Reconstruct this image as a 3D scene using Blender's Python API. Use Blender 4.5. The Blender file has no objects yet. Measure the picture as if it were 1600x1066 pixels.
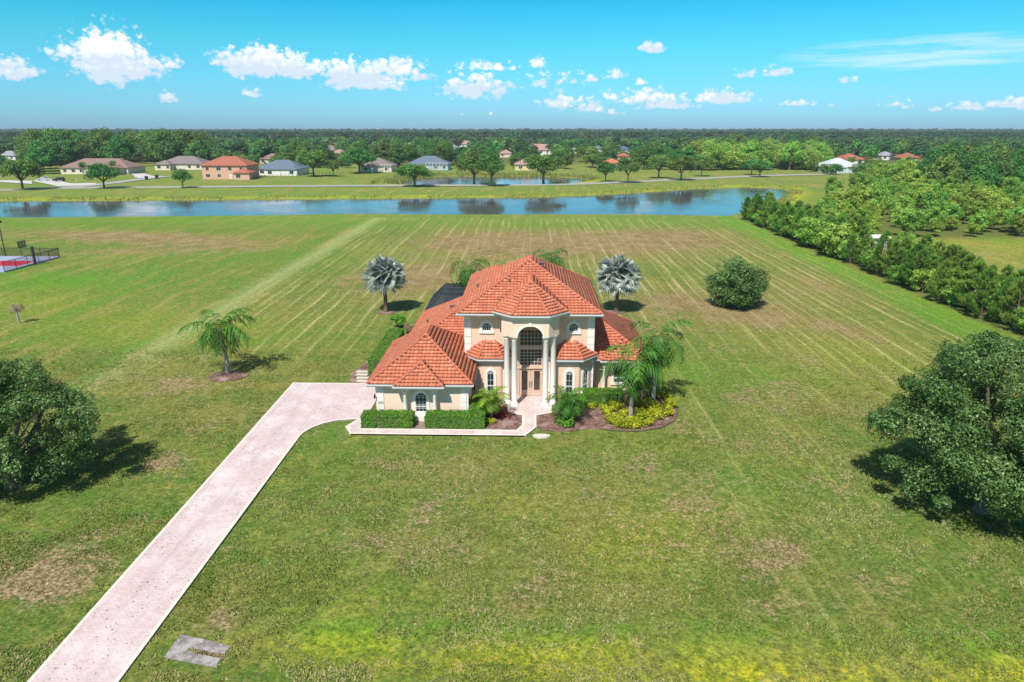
import bpy, math, random
import numpy as np
from mathutils import Vector, Matrix
random.seed(7)
PI = math.pi
R = math.radians
S = bpy.context.scene
COL = S.collection

# ------------------------------------------------------------------ camera
CAM_H = 21.0; PITCH = R(17.2); YAW = R(1.35); FPX = 1067.0
cd = bpy.data.cameras.new('camera'); cam = bpy.data.objects.new('camera', cd); COL.objects.link(cam)
cd.sensor_width = 36; cd.lens = 24.0; cd.clip_end = 30000; cd.clip_start = 0.5
cam.location = (0, 0, CAM_H); cam.rotation_euler = (PI/2-PITCH, 0, YAW)
S.camera = cam
def ray(u, v):
    x = (u-800)/FPX; z = -(v-533)/FPX
    y = math.cos(PITCH)+z*math.sin(PITCH); zz = -math.sin(PITCH)+z*math.cos(PITCH)
    return (x*math.cos(YAW)-y*math.sin(YAW), x*math.sin(YAW)+y*math.cos(YAW), zz)
def G(u, v, z=0.0):            # surveyed ground point (metres) of a place read off the photograph
    r = ray(u, v); t = (z-CAM_H)/r[2]
    return (r[0]*t, r[1]*t)

# ------------------------------------------------------------------ light
SUN_EL = R(52); SUN_DIR = Vector((-0.36, -0.93, 0)).normalized()   # horizontal direction TOWARDS the sun
S.view_settings.view_transform = 'Standard'; S.view_settings.look = 'None'
S.view_settings.gamma = 1; S.view_settings.exposure = 0.22
ld = bpy.data.lights.new('sun', 'SUN'); ld.energy = 4.9; ld.angle = R(0.5); ld.color = (1, 0.96, 0.9)
sun = bpy.data.objects.new('sun', ld); COL.objects.link(sun); sun.location = (0, 0, 60)
sd = Vector((SUN_DIR.x*math.cos(SUN_EL), SUN_DIR.y*math.cos(SUN_EL), math.sin(SUN_EL)))
sun.rotation_euler = sd.to_track_quat('Z', 'Y').to_euler()

# ------------------------------------------------------------------ node helper
class NT:
    def __init__(s, nt): s.nt = nt; s.n = nt.nodes; s.l = nt.links
    def new(s, t, **k):
        n = s.n.new(t)
        for a, b in k.items(): setattr(n, a, b)
        return n
    def put(s, sock, v):
        if v is None: return
        if isinstance(v, bpy.types.NodeSocket): s.l.new(v, sock)
        else:
            if hasattr(sock, 'default_value'):
                try: sock.default_value = v
                except Exception: sock.default_value = (*v, 1)
    def m(s, op, a, b=None, c=None, clamp=False):
        n = s.new('ShaderNodeMath', operation=op, use_clamp=clamp)
        s.put(n.inputs[0], a); s.put(n.inputs[1], b); s.put(n.inputs[2], c)
        return n.outputs[0]
    def mix(s, f, a, b, mode='MIX'):
        n = s.new('ShaderNodeMix', data_type='RGBA', blend_type=mode); n.clamp_factor = True
        s.put(n.inputs[0], f)
        for i, v in ((6, a), (7, b)):
            s.put(n.inputs[i], v if isinstance(v, bpy.types.NodeSocket) else (*v[:3], 1))
        return n.outputs[2]
    def noise(s, vec, scale, detail=3, rough=.5, dist=0, out=0):
        n = s.new('ShaderNodeTexNoise'); s.put(n.inputs['Vector'], vec); s.put(n.inputs['Scale'], scale)
        s.put(n.inputs['Detail'], detail); s.put(n.inputs['Roughness'], rough); s.put(n.inputs['Distortion'], dist)
        return n.outputs[out]
    def ss(s, v, a, b):        # smoothstep
        n = s.new('ShaderNodeMapRange', interpolation_type='SMOOTHSTEP'); s.put(n.inputs[0], v)
        s.put(n.inputs[1], a); s.put(n.inputs[2], b); return n.outputs[0]
    def scale(s, vec, x, y, z):
        n = s.new('ShaderNodeVectorMath', operation='MULTIPLY'); s.put(n.inputs[0], vec); n.inputs[1].default_value = (x, y, z)
        return n.outputs[0]
    def attr(s, name):
        n = s.new('ShaderNodeAttribute', attribute_name=name); return n
def material(name, rough=.8, spec=.3):
    m = bpy.data.materials.new(name); m.use_nodes = True; t = NT(m.node_tree)
    b = t.n['Principled BSDF']; b.inputs['Roughness'].default_value = rough
    b.inputs['Specular IOR Level'].default_value = spec
    return m, t, b
def bump(t, b, h, strength=.3, dist=.05):
    n = t.new('ShaderNodeBump'); t.put(n.inputs['Strength'], strength); t.put(n.inputs['Distance'], dist)
    t.put(n.inputs['Height'], h); t.l.new(n.outputs[0], b.inputs['Normal'])

# ------------------------------------------------------------------ sky
CLOUDS = [  # px, py, half width, half height, strength
 (18,108,30,15,1.0),(172,88,44,40,1.15),(205,100,42,24,1.1),(130,72,42,20,.75),(150,98,40,22,.9),(268,96,14,12,.75),(258,150,13,9,.9),
 (368,92,34,18,.85),(410,98,50,24,1.1),(460,105,40,18,1.0),(490,102,26,16,.8),(535,108,34,20,.85),(565,122,55,20,1.05),
 (615,105,50,18,.8),(655,118,26,10,.55),(620,135,20,8,.7),(396,145,16,8,.75),
 (762,102,40,10,.7),(745,135,52,22,.85),(720,128,26,20,.6),(842,97,17,10,.8),(870,122,60,16,.5),(800,128,60,14,.45),(925,120,18,9,.55),
 (965,116,16,8,.7),(1000,128,12,6,.7),(875,158,34,16,.7),(925,165,36,12,.6),(960,152,30,13,.6),(1010,150,60,17,.7),(1040,162,50,10,.8),(958,175,20,7,.6),
 (1130,151,40,13,.95),(1021,73,20,9,.95),(1162,114,20,8,.65),(1216,110,18,11,.8),(1332,122,16,7,.5),
 (1248,160,26,6,.7),(1293,162,12,5,.5),(1322,161,14,4,.4),(1398,160,18,7,.7),(1415,167,14,4,.5),(1458,168,20,5,.5),(1518,165,25,7,.8),(1575,162,27,8,.85),
 (722,180,7,3,.4),(767,176,7,4,.45)]
w = bpy.data.worlds.new('World'); S.world = w; w.use_nodes = True
t = NT(w.node_tree); bg = t.n['Background']
sky = t.new('ShaderNodeTexSky', sky_type='NISHITA', sun_disc=False)
sky.sun_elevation = SUN_EL; sky.sun_rotation = math.atan2(SUN_DIR.x, SUN_DIR.y); sky.dust_density = .6; sky.ozone_density = 2
tc = t.new('ShaderNodeTexCoord').outputs['Generated']
sp = t.new('ShaderNodeSeparateXYZ'); t.l.new(tc, sp.inputs[0])
el = t.m('ARCSINE', sp.outputs[2]); az = t.m('ARCTAN2', sp.outputs[0], sp.outputs[1])
tint = t.new('ShaderNodeValToRGB'); cr = tint.color_ramp; cr.interpolation = 'LINEAR'
for i, (p, c) in enumerate([(0, (.74, 1.40, 2.35)), (.25, (.58, 1.46, 2.12)), (.6, (.37, 1.60, 1.82)), (1, (.06, 1.50, 1.86))]):
    e = cr.elements[i] if i < 2 else cr.elements.new(p)
    e.position = p; e.color = (*c, 1)
t.put(tint.inputs[0], t.m('DIVIDE', el, R(10.5), clamp=True))
skyc = t.mix(1.0, sky.outputs[0], tint.outputs[0], 'MULTIPLY')
high = t.ss(el, R(11), R(28))                       # overhead the sky is its own plain blue
skyc = t.mix(high, skyc, sky.outputs[0])
wn = t.noise(tc, 26, 5, .6, 0, out=1)
wsep = t.new('ShaderNodeSeparateXYZ'); t.l.new(wn, wsep.inputs[0])
azp = t.m('ADD', az, t.m('MULTIPLY', t.m('SUBTRACT', wsep.outputs[0], .5), .016))
elp = t.m('ADD', el, t.m('MULTIPLY', t.m('SUBTRACT', wsep.outputs[1], .5), .012))
dens = None; lit = None
for (u, v, hw, hh, a) in CLOUDS:
    r = Vector(ray(u, v)).normalized(); ca = math.atan2(r.x, r.y); ce = math.asin(r.z)-hh*.35/FPX
    k = 1/FPX*1.0; wx = hw*1.55*k; hy = hh*1.5*k
    dx = t.m('DIVIDE', t.m('SUBTRACT', azp, ca), wx)
    dy0 = t.m('SUBTRACT', elp, ce)
    dy = t.m('ADD', t.m('DIVIDE', t.m('MAXIMUM', dy0, 0), hy*1.25), t.m('DIVIDE', t.m('MINIMUM', dy0, 0), hy*.5))
    rr = t.m('ADD', t.m('MULTIPLY', dx, dx), t.m('MULTIPLY', dy, dy))
    d = t.m('MULTIPLY', t.m('SUBTRACT', 1, t.m('SQRT', rr)), a)
    hgt = t.m('MULTIPLY', dy, t.m('GREATER_THAN', d, 0))
    dens = d if dens is None else t.m('MAXIMUM', dens, d)
    lit = hgt if lit is None else t.m('ADD', lit, hgt)
cn = t.noise(t.scale(tc, 1, 1, 1.5), 75, 7, .62, .3)
cn2 = t.noise(t.scale(tc, 1, 1, 1.6), 30, 4, .5)
den = t.m('ADD', dens, t.m('MULTIPLY', t.m('SUBTRACT', cn, .5), .55))
vo = t.new('ShaderNodeTexVoronoi', feature='SMOOTH_F1'); t.put(vo.inputs['Vector'], t.scale(tc, 1, 1, 1.25)); t.put(vo.inputs['Scale'], 95); t.put(vo.inputs['Detail'], 2.5); t.put(vo.inputs['Roughness'], .55); t.put(vo.inputs['Smoothness'], .35)
puff = t.m('SUBTRACT', .55, vo.outputs['Distance'])
den = t.m('ADD', den, t.m('MULTIPLY', t.m('SUBTRACT', cn2, .5), .6)); den = t.m('ADD', den, t.m('MULTIPLY', puff, .55))
den = t.ss(t.m('MINIMUM', t.m('ADD', den, .12), t.m('MULTIPLY', t.m('ADD', dens, -.12), 5)), .12, .55)
# thin cirrus streaks to the right
ci = t.noise(t.scale(tc, 6, 6, 75), 1.6, 5, .6, .4)
r1 = Vector(ray(1450, 82)).normalized()
cdx = t.m('DIVIDE', t.m('SUBTRACT', az, math.atan2(r1.x, r1.y)), 215/FPX*.86)
cdy = t.m('DIVIDE', t.m('SUBTRACT', el, math.asin(r1.z)), 22/FPX)
cr2 = t.m('SUBTRACT', 1, t.m('ADD', t.m('MULTIPLY', cdx, cdx), t.m('MULTIPLY', cdy, cdy)), clamp=True)
cir = t.m('MULTIPLY', t.m('MULTIPLY', t.m('MINIMUM', t.m('MULTIPLY', cr2, 2), 1), t.ss(ci, .3, .75)), .6)
shade = t.m('ADD', t.m('MULTIPLY', lit, .55), t.m('ADD', .04, t.m('ADD', t.m('MULTIPLY', cn, .45), t.m('MULTIPLY', puff, .7))), clamp=True)
cc = t.mix(shade, (9.4, 11.0, 12.6), (14.6, 14.8, 14.9))
skyc = t.mix(cir, skyc, (10.5, 13.0, 14.5))
skyc = t.mix(t.m('MULTIPLY', den, .97), skyc, cc)
t.l.new(skyc, bg.inputs[0]); bg.inputs[1].default_value = .066
w.cycles.sampling_method = 'MANUAL'; w.cycles.sample_map_resolution = 512

# ------------------------------------------------------------------ object helpers
def root_loc(o):
    v = Vector((0, 0, 0))
    while o: v += o.location; o = o.parent
    return v
def tag(o, label=None, cat=None, group=None, kind=None):
    if label: o['label'] = label
    if cat: o['category'] = cat
    if group: o['group'] = group
    if kind: o['kind'] = kind
    return o
def thing(name, label, cat, loc=(0, 0, 0), rz=0, group=None):
    o = bpy.data.objects.new(name, None); COL.objects.link(o); o.location = loc; o.rotation_euler = (0, 0, rz)
    o.empty_display_size = .5
    return tag(o, label, cat, group)
def link(name, me, mats, parent=None, label=None):
    for m in (mats if isinstance(mats, (list, tuple)) else [mats]): me.materials.append(m)
    o = bpy.data.objects.new(name, me); COL.objects.link(o); o.parent = parent
    if label: o['label'] = label
    return o
def np_mesh(name, V, Q, attrs=None, smooth=False, uv=None):
    me = bpy.data.meshes.new(name); V = np.asarray(V, dtype=np.float32); Q = np.asarray(Q, dtype=np.int32); k = Q.shape[1]
    me.vertices.add(len(V)); me.vertices.foreach_set('co', V.ravel())
    me.loops.add(Q.size); me.loops.foreach_set('vertex_index', Q.ravel())
    me.polygons.add(len(Q)); me.polygons.foreach_set('loop_start', np.arange(len(Q), dtype=np.int32)*k)
    me.polygons.foreach_set('loop_total', np.full(len(Q), k, dtype=np.int32))
    if smooth: me.polygons.foreach_set('use_smooth', np.ones(len(Q), dtype=bool))
    me.update(calc_edges=True)
    for an, (dom, arr) in (attrs or {}).items():
        a = me.attributes.new(an, 'FLOAT', dom); a.data.foreach_set('value', np.asarray(arr, dtype=np.float32))
    if uv is not None:
        l = me.uv_layers.new(name='uv'); l.data.foreach_set('uv', np.asarray(uv, dtype=np.float32).ravel())
    return me
class MB:
    def __init__(s): s.v = []; s.f = []; s.sm = []; s.uv = {}
    def add(s, vs, fs, smooth=False):
        b = len(s.v); s.v += [tuple(p) for p in vs]
        for f in fs: s.f.append([b+i for i in f]); s.sm.append(smooth)
        return s
    def box(s, x0, x1, y0, y1, z0, z1, T=None):
        vs = [(x, y, z) for z in (z0, z1) for x, y in ((x0, y0), (x1, y0), (x1, y1), (x0, y1))]
        if T: vs = [T(*p) for p in vs]
        return s.add(vs, [(3, 2, 1, 0), (4, 5, 6, 7), (0, 1, 5, 4), (1, 2, 6, 5), (2, 3, 7, 6), (3, 0, 4, 7)])
    def prism(s, pts, z0, z1, T=None):           # horizontal outline (counter-clockwise) pulled up
        n = len(pts); vs = [(x, y, z0) for x, y in pts]+[(x, y, z1) for x, y in pts]
        if T: vs = [T(*p) for p in vs]
        return s.add(vs, [tuple(range(n-1, -1, -1)), tuple(range(n, 2*n))]+[(i, (i+1) % n, n+(i+1) % n, n+i) for i in range(n)])
    def strip(s, A, B, n0, n1, T):               # band between two outlines A and B in wall coords, from depth n0 to n1
        n = len(A); vs = []
        for d in (n0, n1):
            vs += [T(a[0], d, a[1]) for a in A]+[T(b[0], d, b[1]) for b in B]
        fs = []
        for i in range(n-1):
            fs += [(i, i+1, n+i+1, n+i), (2*n+i+1, 2*n+i, 3*n+i, 3*n+i+1), (i+1, i, 2*n+i, 2*n+i+1), (n+i, n+i+1, 3*n+i+1, 3*n+i)]
        fs += [(0, n, 3*n, 2*n), (n-1, 3*n-1, 4*n-1, 2*n-1)]
        return s.add(vs, fs)
    def tube(s, path, rad, n=8, caps=True):
        path = [Vector(p) for p in path]; rad = rad if hasattr(rad, '__len__') else [rad]*len(path); vs = []
        for i, p in enumerate(path):
            d = (path[min(i+1, len(path)-1)]-path[max(i-1, 0)]).normalized()
            a = d.orthogonal().normalized() if i == 0 else (a-d*a.dot(d)).normalized()
            b = d.cross(a)
            vs += [p+(a*math.cos(2*PI*k/n)+b*math.sin(2*PI*k/n))*rad[i] for k in range(n)]
        m = len(path); fs = [(i*n+k, i*n+(k+1) % n, (i+1)*n+(k+1) % n, (i+1)*n+k) for i in range(m-1) for k in range(n)]
        s.add(vs, fs, True)
        if caps: s.add([vs[k] for k in range(n)], [tuple(range(n-1, -1, -1))]); s.add([vs[(m-1)*n+k] for k in range(n)], [tuple(range(n))])
        return s
    def lathe(s, prof, c, n=20):
        vs = [(c[0]+r*math.cos(2*PI*k/n), c[1]+r*math.sin(2*PI*k/n), c[2]+z) for r, z in prof for k in range(n)]
        m = len(prof); s.add(vs, [(i*n+k, i*n+(k+1) % n, (i+1)*n+(k+1) % n, (i+1)*n+k) for i in range(m-1) for k in range(n)], True)
        s.add(vs[:n], [tuple(range(n-1, -1, -1))]); return s.add(vs[-n:], [tuple(range(n))])
    def build(s, name, mats, parent=None, label=None, local=False):
        me = bpy.data.meshes.new(name); v = s.v
        if parent and not local:
            o = root_loc(parent); v = [(p[0]-o.x, p[1]-o.y, p[2]-o.z) for p in v]
        me.from_pydata(v, [], s.f); me.polygons.foreach_set('use_smooth', s.sm); me.update()
        return link(name, me, mats, parent, label)

# ------------------------------------------------------------------ materials
def plain(name, c, rough=.7, spec=.3, var=.12, sc=2.0, bmp=0, metal=0):
    m, t, b = material(name, rough, spec); b.inputs['Metallic'].default_value = metal
    tc = t.new('ShaderNodeTexCoord').outputs['Object']
    n = t.noise(tc, sc, 6, .65)
    t.l.new(t.mix(n, [k*(1-var) for k in c], [min(1, k*(1+var)) for k in c]), b.inputs['Base Color'])
    if bmp: bump(t, b, t.noise(tc, sc*12, 4, .6), bmp, .02)
    return m
STUCCO = plain('peach_stucco', (.76, .54, .40), .9, .2, .05, .9, .25)
STUCCO2 = plain('pale_peach_stucco', (.80, .61, .48), .9, .2, .05, .9, .25)
WHITE = plain('white_stucco', (.80, .75, .68), .85, .25, .05, 1.2, .15)
TRIM = plain('gutter_white', (.62, .62, .62), .5, .4, .05, 1.5)
FRAME = plain('white_paint', (.62, .62, .60), .5, .4, .03, 3)
TAN = plain('tan_door_paint', (.62, .44, .33), .5, .4, .05, 3)
BLACK = plain('black_metal', (.025, .025, .028), .45, .4, .2, 5)
DARKGREY = plain('dark_vent_metal', (.16, .12, .12), .6, .4, .2, 5)
BARK = plain('grey_brown_bark', (.16, .125, .09), .9, .1, .35, 5, .6)
PALMBARK = plain('grey_palm_trunk', (.34, .31, .26), .9, .1, .25, 6, .5)
CONCRETE, t, b = material('weathered_concrete', .9, .2); tc = t.new('ShaderNodeTexCoord').outputs['Object']
n1 = t.noise(tc, 1.7, 6, .75); k = t.mix(t.ss(n1, .38, .62), (.19, .165, .155), (.40, .37, .36)); k = t.mix(t.ss(t.noise(tc, 7, 5, .75), .5, .7), k, (.46, .43, .42))
t.l.new(k, b.inputs['Base Color']); bump(t, b, n1, .5, .03)
STONE = plain('pale_stone', (.62, .56, .48), .9, .2, .2, 4, .4)
def glass_mat(name, c=(.022, .035, .035)):
    m, t, b = material(name, .06, .6); b.inputs['Base Color'].default_value = (*c, 1)
    tc = t.new('ShaderNodeTexCoord').outputs['Object']; bump(t, b, t.noise(tc, 1.5, 2), .06, .05); return m
GLASS = glass_mat('window_glass'); GLASSD = glass_mat('hall_glass', (.05, .04, .035))
def tile_mat():
    m, t, b = material('terracotta_tiles', .75, .25)
    uvn = t.new('ShaderNodeUVMap', uv_map='uv').outputs[0]
    fl = t.new('ShaderNodeVectorMath', operation='FLOOR'); t.l.new(uvn, fl.inputs[0])
    wn = t.new('ShaderNodeTexWhiteNoise', noise_dimensions='2D'); t.l.new(fl.outputs[0], wn.inputs[0])
    tc = t.new('ShaderNodeTexCoord').outputs['Object']
    c = t.new('ShaderNodeValToRGB'); t.l.new(wn.outputs[0], c.inputs[0]); cr = c.color_ramp
    for i, (p, k) in enumerate([(0, (.53, .165, .09)), (.3, (.60, .185, .10)), (.8, (.64, .21, .12)), (1, (.69, .27, .16))]):
        e = cr.elements[i] if i < 2 else cr.elements.new(p)
        e.position = p; e.color = (*k, 1)
    n = t.noise(tc, 1.1, 5, .65)
    k = t.mix(t.ss(n, .5, .8), c.outputs[0], (.36, .12, .08))
    n2 = t.noise(tc, 9, 3, .6); k = t.mix(t.m('MULTIPLY', t.ss(n2, .55, .8), .45), k, (.75, .34, .20))
    t.l.new(k, b.inputs['Base Color']); bump(t, b, n2, .2, .02); return m
TILE = tile_mat()
CAP = plain('hip_cap_tiles', (.52, .17, .10), .8, .2, .35, 7, .4)
MORTAR = plain('pink_ridge_mortar', (.60, .33, .26), .9, .2, .25, 8, .4)
def paver_mat(name, c1, c2, mortar, sc=1.0, rot=0):
    m, t, b = material(name, .85, .2); tc = t.new('ShaderNodeTexCoord').outputs['Object']
    mp = t.new('ShaderNodeMapping'); t.l.new(tc, mp.inputs[0]); mp.inputs['Rotation'].default_value = (0, 0, rot)
    br = t.new('ShaderNodeTexBrick'); t.l.new(mp.outputs[0], br.inputs[0]); br.inputs['Scale'].default_value = sc
    br.inputs['Brick Width'].default_value = .24; br.inputs['Row Height'].default_value = .12; br.inputs['Mortar Size'].default_value = .008
    br.inputs['Color1'].default_value = (*c1, 1); br.inputs['Color2'].default_value = (*c2, 1); br.inputs['Mortar'].default_value = (*mortar, 1)
    n = t.noise(tc, .45, 5, .6); n3 = t.noise(tc, 1.6, 4, .7)
    k = t.mix(t.ss(n, .42, .68), br.outputs[0], t.mix(.6, br.outputs[0], (.74, .68, .66)))
    k = t.mix(t.m('MULTIPLY', t.ss(n3, .5, .75), .45), k, (.60, .44, .42))
    st = t.noise(t.scale(tc, 1.3, .12, 1), 1.0, 4, .6); k = t.mix(t.m('MULTIPLY', t.ss(st, .48, .7), .5), k, (.46, .38, .36)); k = t.mix(t.m('MULTIPLY', t.ss(t.noise(tc, 3.2, 5, .75), .55, .72), .5), k, (.42, .34, .31))
    # dark leaf litter specks, gathered in patches
    sp = t.noise(t.scale(tc, 1, .6, 1), 9, 2, .5); gate = t.noise(tc, .35, 2)
    k = t.mix(t.m('MULTIPLY', t.ss(sp, .64, .70), t.ss(gate, .40, .56)), k, (.13, .10, .09))
    t.l.new(k, b.inputs['Base Color']); bump(t, b, br.outputs['Fac'], -.3, .01); return m
PAVER = paver_mat('pink_pavers', (.59, .455, .43), (.67, .55, .525), (.42, .33, .32))
PAVER_EDGE = plain('cream_paver_edge', (.70, .64, .56), .85, .2, .25, 2.5, .3)
def mulch_mat():
    m, t, b = material('bark_mulch', .95, .1); tc = t.new('ShaderNodeTexCoord').outputs['Object']
    n = t.noise(tc, 5, 8, .75); n2 = t.noise(tc, .8, 3)
    k = t.mix(t.ss(n, .35, .7), (.085, .045, .035), (.34, .21, .17)); k = t.mix(t.ss(n2, .45, .75), k, (.40, .28, .24))
    t.l.new(k, b.inputs['Base Color']); bump(t, b, n, .8, .08); return m
MULCH = mulch_mat()
def leaf_mat(name, dark, mid, light, trans=.3, rough=.55, objvar=.0, spec=.3):
    m, t, b = material(name, rough, spec)
    a = t.attr('tone').outputs['Fac']; tc = t.new('ShaderNodeTexCoord').outputs['Object']
    n = t.noise(tc, .55, 3, .6)
    v = t.m('ADD', t.m('MULTIPLY', a, .75), t.m('MULTIPLY', n, .35), clamp=True)
    c = t.new('ShaderNodeValToRGB'); t.l.new(v, c.inputs[0]); cr = c.color_ramp
    cr.elements[0].position = .1; cr.elements[0].color = (*dark, 1); cr.elements[1].position = .5; cr.elements[1].color = (*mid, 1)
    e = cr.elements.new(.95); e.color = (*light, 1)
    k = c.outputs[0]
    if objvar:
        oi = t.new('ShaderNodeObjectInfo').outputs['Random']
        hs = t.new('ShaderNodeHueSaturation'); t.l.new(k, hs.inputs['Color'])
        t.put(hs.inputs['Hue'], t.m('ADD', .5, t.m('MULTIPLY', t.m('SUBTRACT', oi, .55), objvar*.14)))
        t.put(hs.inputs['Value'], t.m('ADD', 1-objvar*.42, t.m('MULTIPLY', t.m('FRACT', t.m('MULTIPLY', oi, 7.31)), objvar*.9)))
        k = hs.outputs[0]
    t.l.new(k, b.inputs['Base Color'])
    tr = t.new('ShaderNodeBsdfTranslucent'); t.l.new(k, tr.inputs[0]); mx = t.new('ShaderNodeMixShader')
    mx.inputs[0].default_value = trans; t.l.new(b.outputs[0], mx.inputs[1]); t.l.new(tr.outputs[0], mx.inputs[2])
    t.l.new(mx.outputs[0], t.n['Material Output'].inputs[0]); return m
L_OAK = leaf_mat('oak_leaves', (.025, .06, .014), (.095, .19, .045), (.29, .44, .15), .25, .4)
L_TREE = leaf_mat('tree_leaves', (.03, .08, .014), (.095, .22, .042), (.22, .42, .10), .28, .6, .6)
L_BRIGHT = leaf_mat('young_green_leaves', (.09, .19, .025), (.25, .44, .06), (.46, .64, .14), .3, .6, .45)
L_YELLOW = leaf_mat('yellow_green_leaves', (.22, .28, .035), (.52, .54, .10), (.78, .74, .22), .3, .6, .3)
L_PINE = leaf_mat('pine_needles', (.05, .12, .018), (.17, .33, .05), (.36, .56, .11), .3, .6, .4)
L_HEDGE = leaf_mat('hedge_leaves', (.04, .11, .010), (.11, .30, .022), (.24, .52, .045), .3, .5)
L_CROTON = leaf_mat('yellow_croton_leaves', (.13, .22, .01), (.42, .46, .02), (.72, .68, .05), .3, .5)
L_PALM = leaf_mat('palm_leaflets', (.018, .06, .008), (.065, .19, .022), (.18, .36, .045), .15, .5, spec=.15)
L_PALM2 = leaf_mat('yellowish_palm_leaflets', (.05, .11, .012), (.17, .30, .03), (.42, .52, .08), .2, .5, spec=.15)
L_SILVER = leaf_mat('silver_fan_leaves', (.15, .18, .14), (.30, .36, .30), (.64, .70, .62), .12, .4)
L_DRY = leaf_mat('dried_leaves', (.16, .12, .06), (.34, .26, .16), (.52, .42, .28), .2, .7)
L_RED = leaf_mat('red_leaves', (.10, .015, .012), (.26, .04, .03), (.40, .09, .06), .25, .6)
L_FAR = leaf_mat('far_forest_leaves', (.018, .045, .018), (.052, .112, .038), (.12, .22, .07), .2, .7, .9)
L_GRASS = leaf_mat('reed_blades', (.10, .13, .02), (.26, .30, .06), (.50, .46, .18), .3, .7)

# ------------------------------------------------------------------ ground
def sd_poly(X, Y, P):          # signed distance to polygon, negative inside
    d = np.full(X.shape, 1e9); ins = np.zeros(X.shape, bool); n = len(P)
    for i in range(n):
        ax, ay = P[i]; bx, by = P[(i+1) % n]; ex, ey = bx-ax, by-ay; wx, wy = X-ax, Y-ay
        tt = np.clip((wx*ex+wy*ey)/(ex*ex+ey*ey+1e-9), 0, 1); d = np.minimum(d, (wx-ex*tt)**2+(wy-ey*tt)**2)
        c = ((ay > Y) != (by > Y)); 
        with np.errstate(divide='ignore', invalid='ignore'):
            xi = (bx-ax)*(Y-ay)/(by-ay+1e-12)+ax
        ins ^= (c & (X < xi))
    return np.where(ins, -np.sqrt(d), np.sqrt(d))
POND1 = [G(-260, 336), (G(-100, 338)), G(60, 339), G(170, 337.5), G(420, 335.5), G(540, 333), G(700, 334), G(1000, 334), G(1135, 336.5),
         G(1165, 330), G(1215, 314), G(1236, 300), G(1226, 293), G(1170, 291), G(1090, 293), G(1000, 299), G(930, 303), G(850, 306), G(700, 307.5), G(500, 309), G(240, 311), G(0, 312), G(-260, 315)]
POND2 = [G(622, 287.5), G(780, 288), G(880, 287), G(925, 281.5), G(905, 276.5), G(840, 274.5), G(700, 274), G(655, 276.5), G(632, 281)]
ROAD1 = [G(-300, 303), G(0, 297.5), G(90, 294.5), G(300, 292.5), G(500, 291), G(750, 289.8), G(880, 288.5), G(1000, 284), G(1100, 279), G(1180, 275.5), G(1290, 272.5)]
ROAD2 = [G(95, 294.5), G(160, 288), G(215, 281), G(262, 275.5)]
def vnoise(X, Y, s, seed=0):
    r = np.random.RandomState(seed); T = r.rand(64, 64); x = X/s+100*seed; y = Y/s+37*seed
    xi = np.floor(x).astype(int); yi = np.floor(y).astype(int); fx = x-xi; fy = y-yi; fx = fx*fx*(3-2*fx); fy = fy*fy*(3-2*fy)
    a = T[xi % 64, yi % 64]; b = T[(xi+1) % 64, yi % 64]; c = T[xi % 64, (yi+1) % 64]; d = T[(xi+1) % 64, (yi+1) % 64]
    return (a*(1-fx)+b*fx)*(1-fy)+(c*(1-fx)+d*fx)*fy
def sstep(x, a, b): q = np.clip((x-a)/(b-a), 0, 1); return q*q*(3-2*q)
def ground_z(X, Y):
    z = (vnoise(X, Y, 9, 1)-.5)*.10+(vnoise(X, Y, 31, 2)-.5)*.25*sstep(np.hypot(X-0, Y-52), 25, 50)
    z = z*sstep(np.hypot((X+4)/1.5, Y-51), 12, 18)
    z = z-.22*np.exp(-((Y-23.2+.02*X)/1.1)**2)*sstep(X, -13, -9)         # roadside swale
    for P in (POND1, POND2):
        d = sd_poly(X, Y, P); z = z*sstep(d, 0, 8)-1.3*(1-sstep(d, -4.0, 1.5))
    return z
xs = np.concatenate([[-9000, -5000, -3000, -1800, -1200, -900, -700, -560], np.arange(-450, -150, 10), np.arange(-150, 150, 1.25), np.arange(150, 460, 10), [560, 700, 900, 1200, 1800, 3000, 5000, 9000]])
ys = np.concatenate([[-2000, -500, -100, -20, 0, 8], np.arange(14, 100, 1.0), np.arange(100, 330, 1.25), np.arange(330, 470, 4), [490, 520, 560, 620, 700, 800, 1000, 1300, 1700, 2300, 3200, 4500, 6500, 9000]])
X, Y = np.meshgrid(xs, ys); Z = ground_z(X, Y)
nx, ny = len(xs), len(ys)
V = np.stack([X.ravel(), Y.ravel(), Z.ravel()], 1)
i = (np.arange(ny-1)[:, None]*nx+np.arange(nx-1)[None, :]).ravel(); Q = np.stack([i, i+1, i+1+nx, i+nx], 1)
dry = np.zeros_like(X); lush = np.zeros_like(X); yel = np.zeros_like(X)
def blob(A, u, v, rx, ry, a):
    cx, cy = G(u, v); A += a*np.exp(-(((X-cx)/rx)**2+((Y-cy)/ry)**2))
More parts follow.
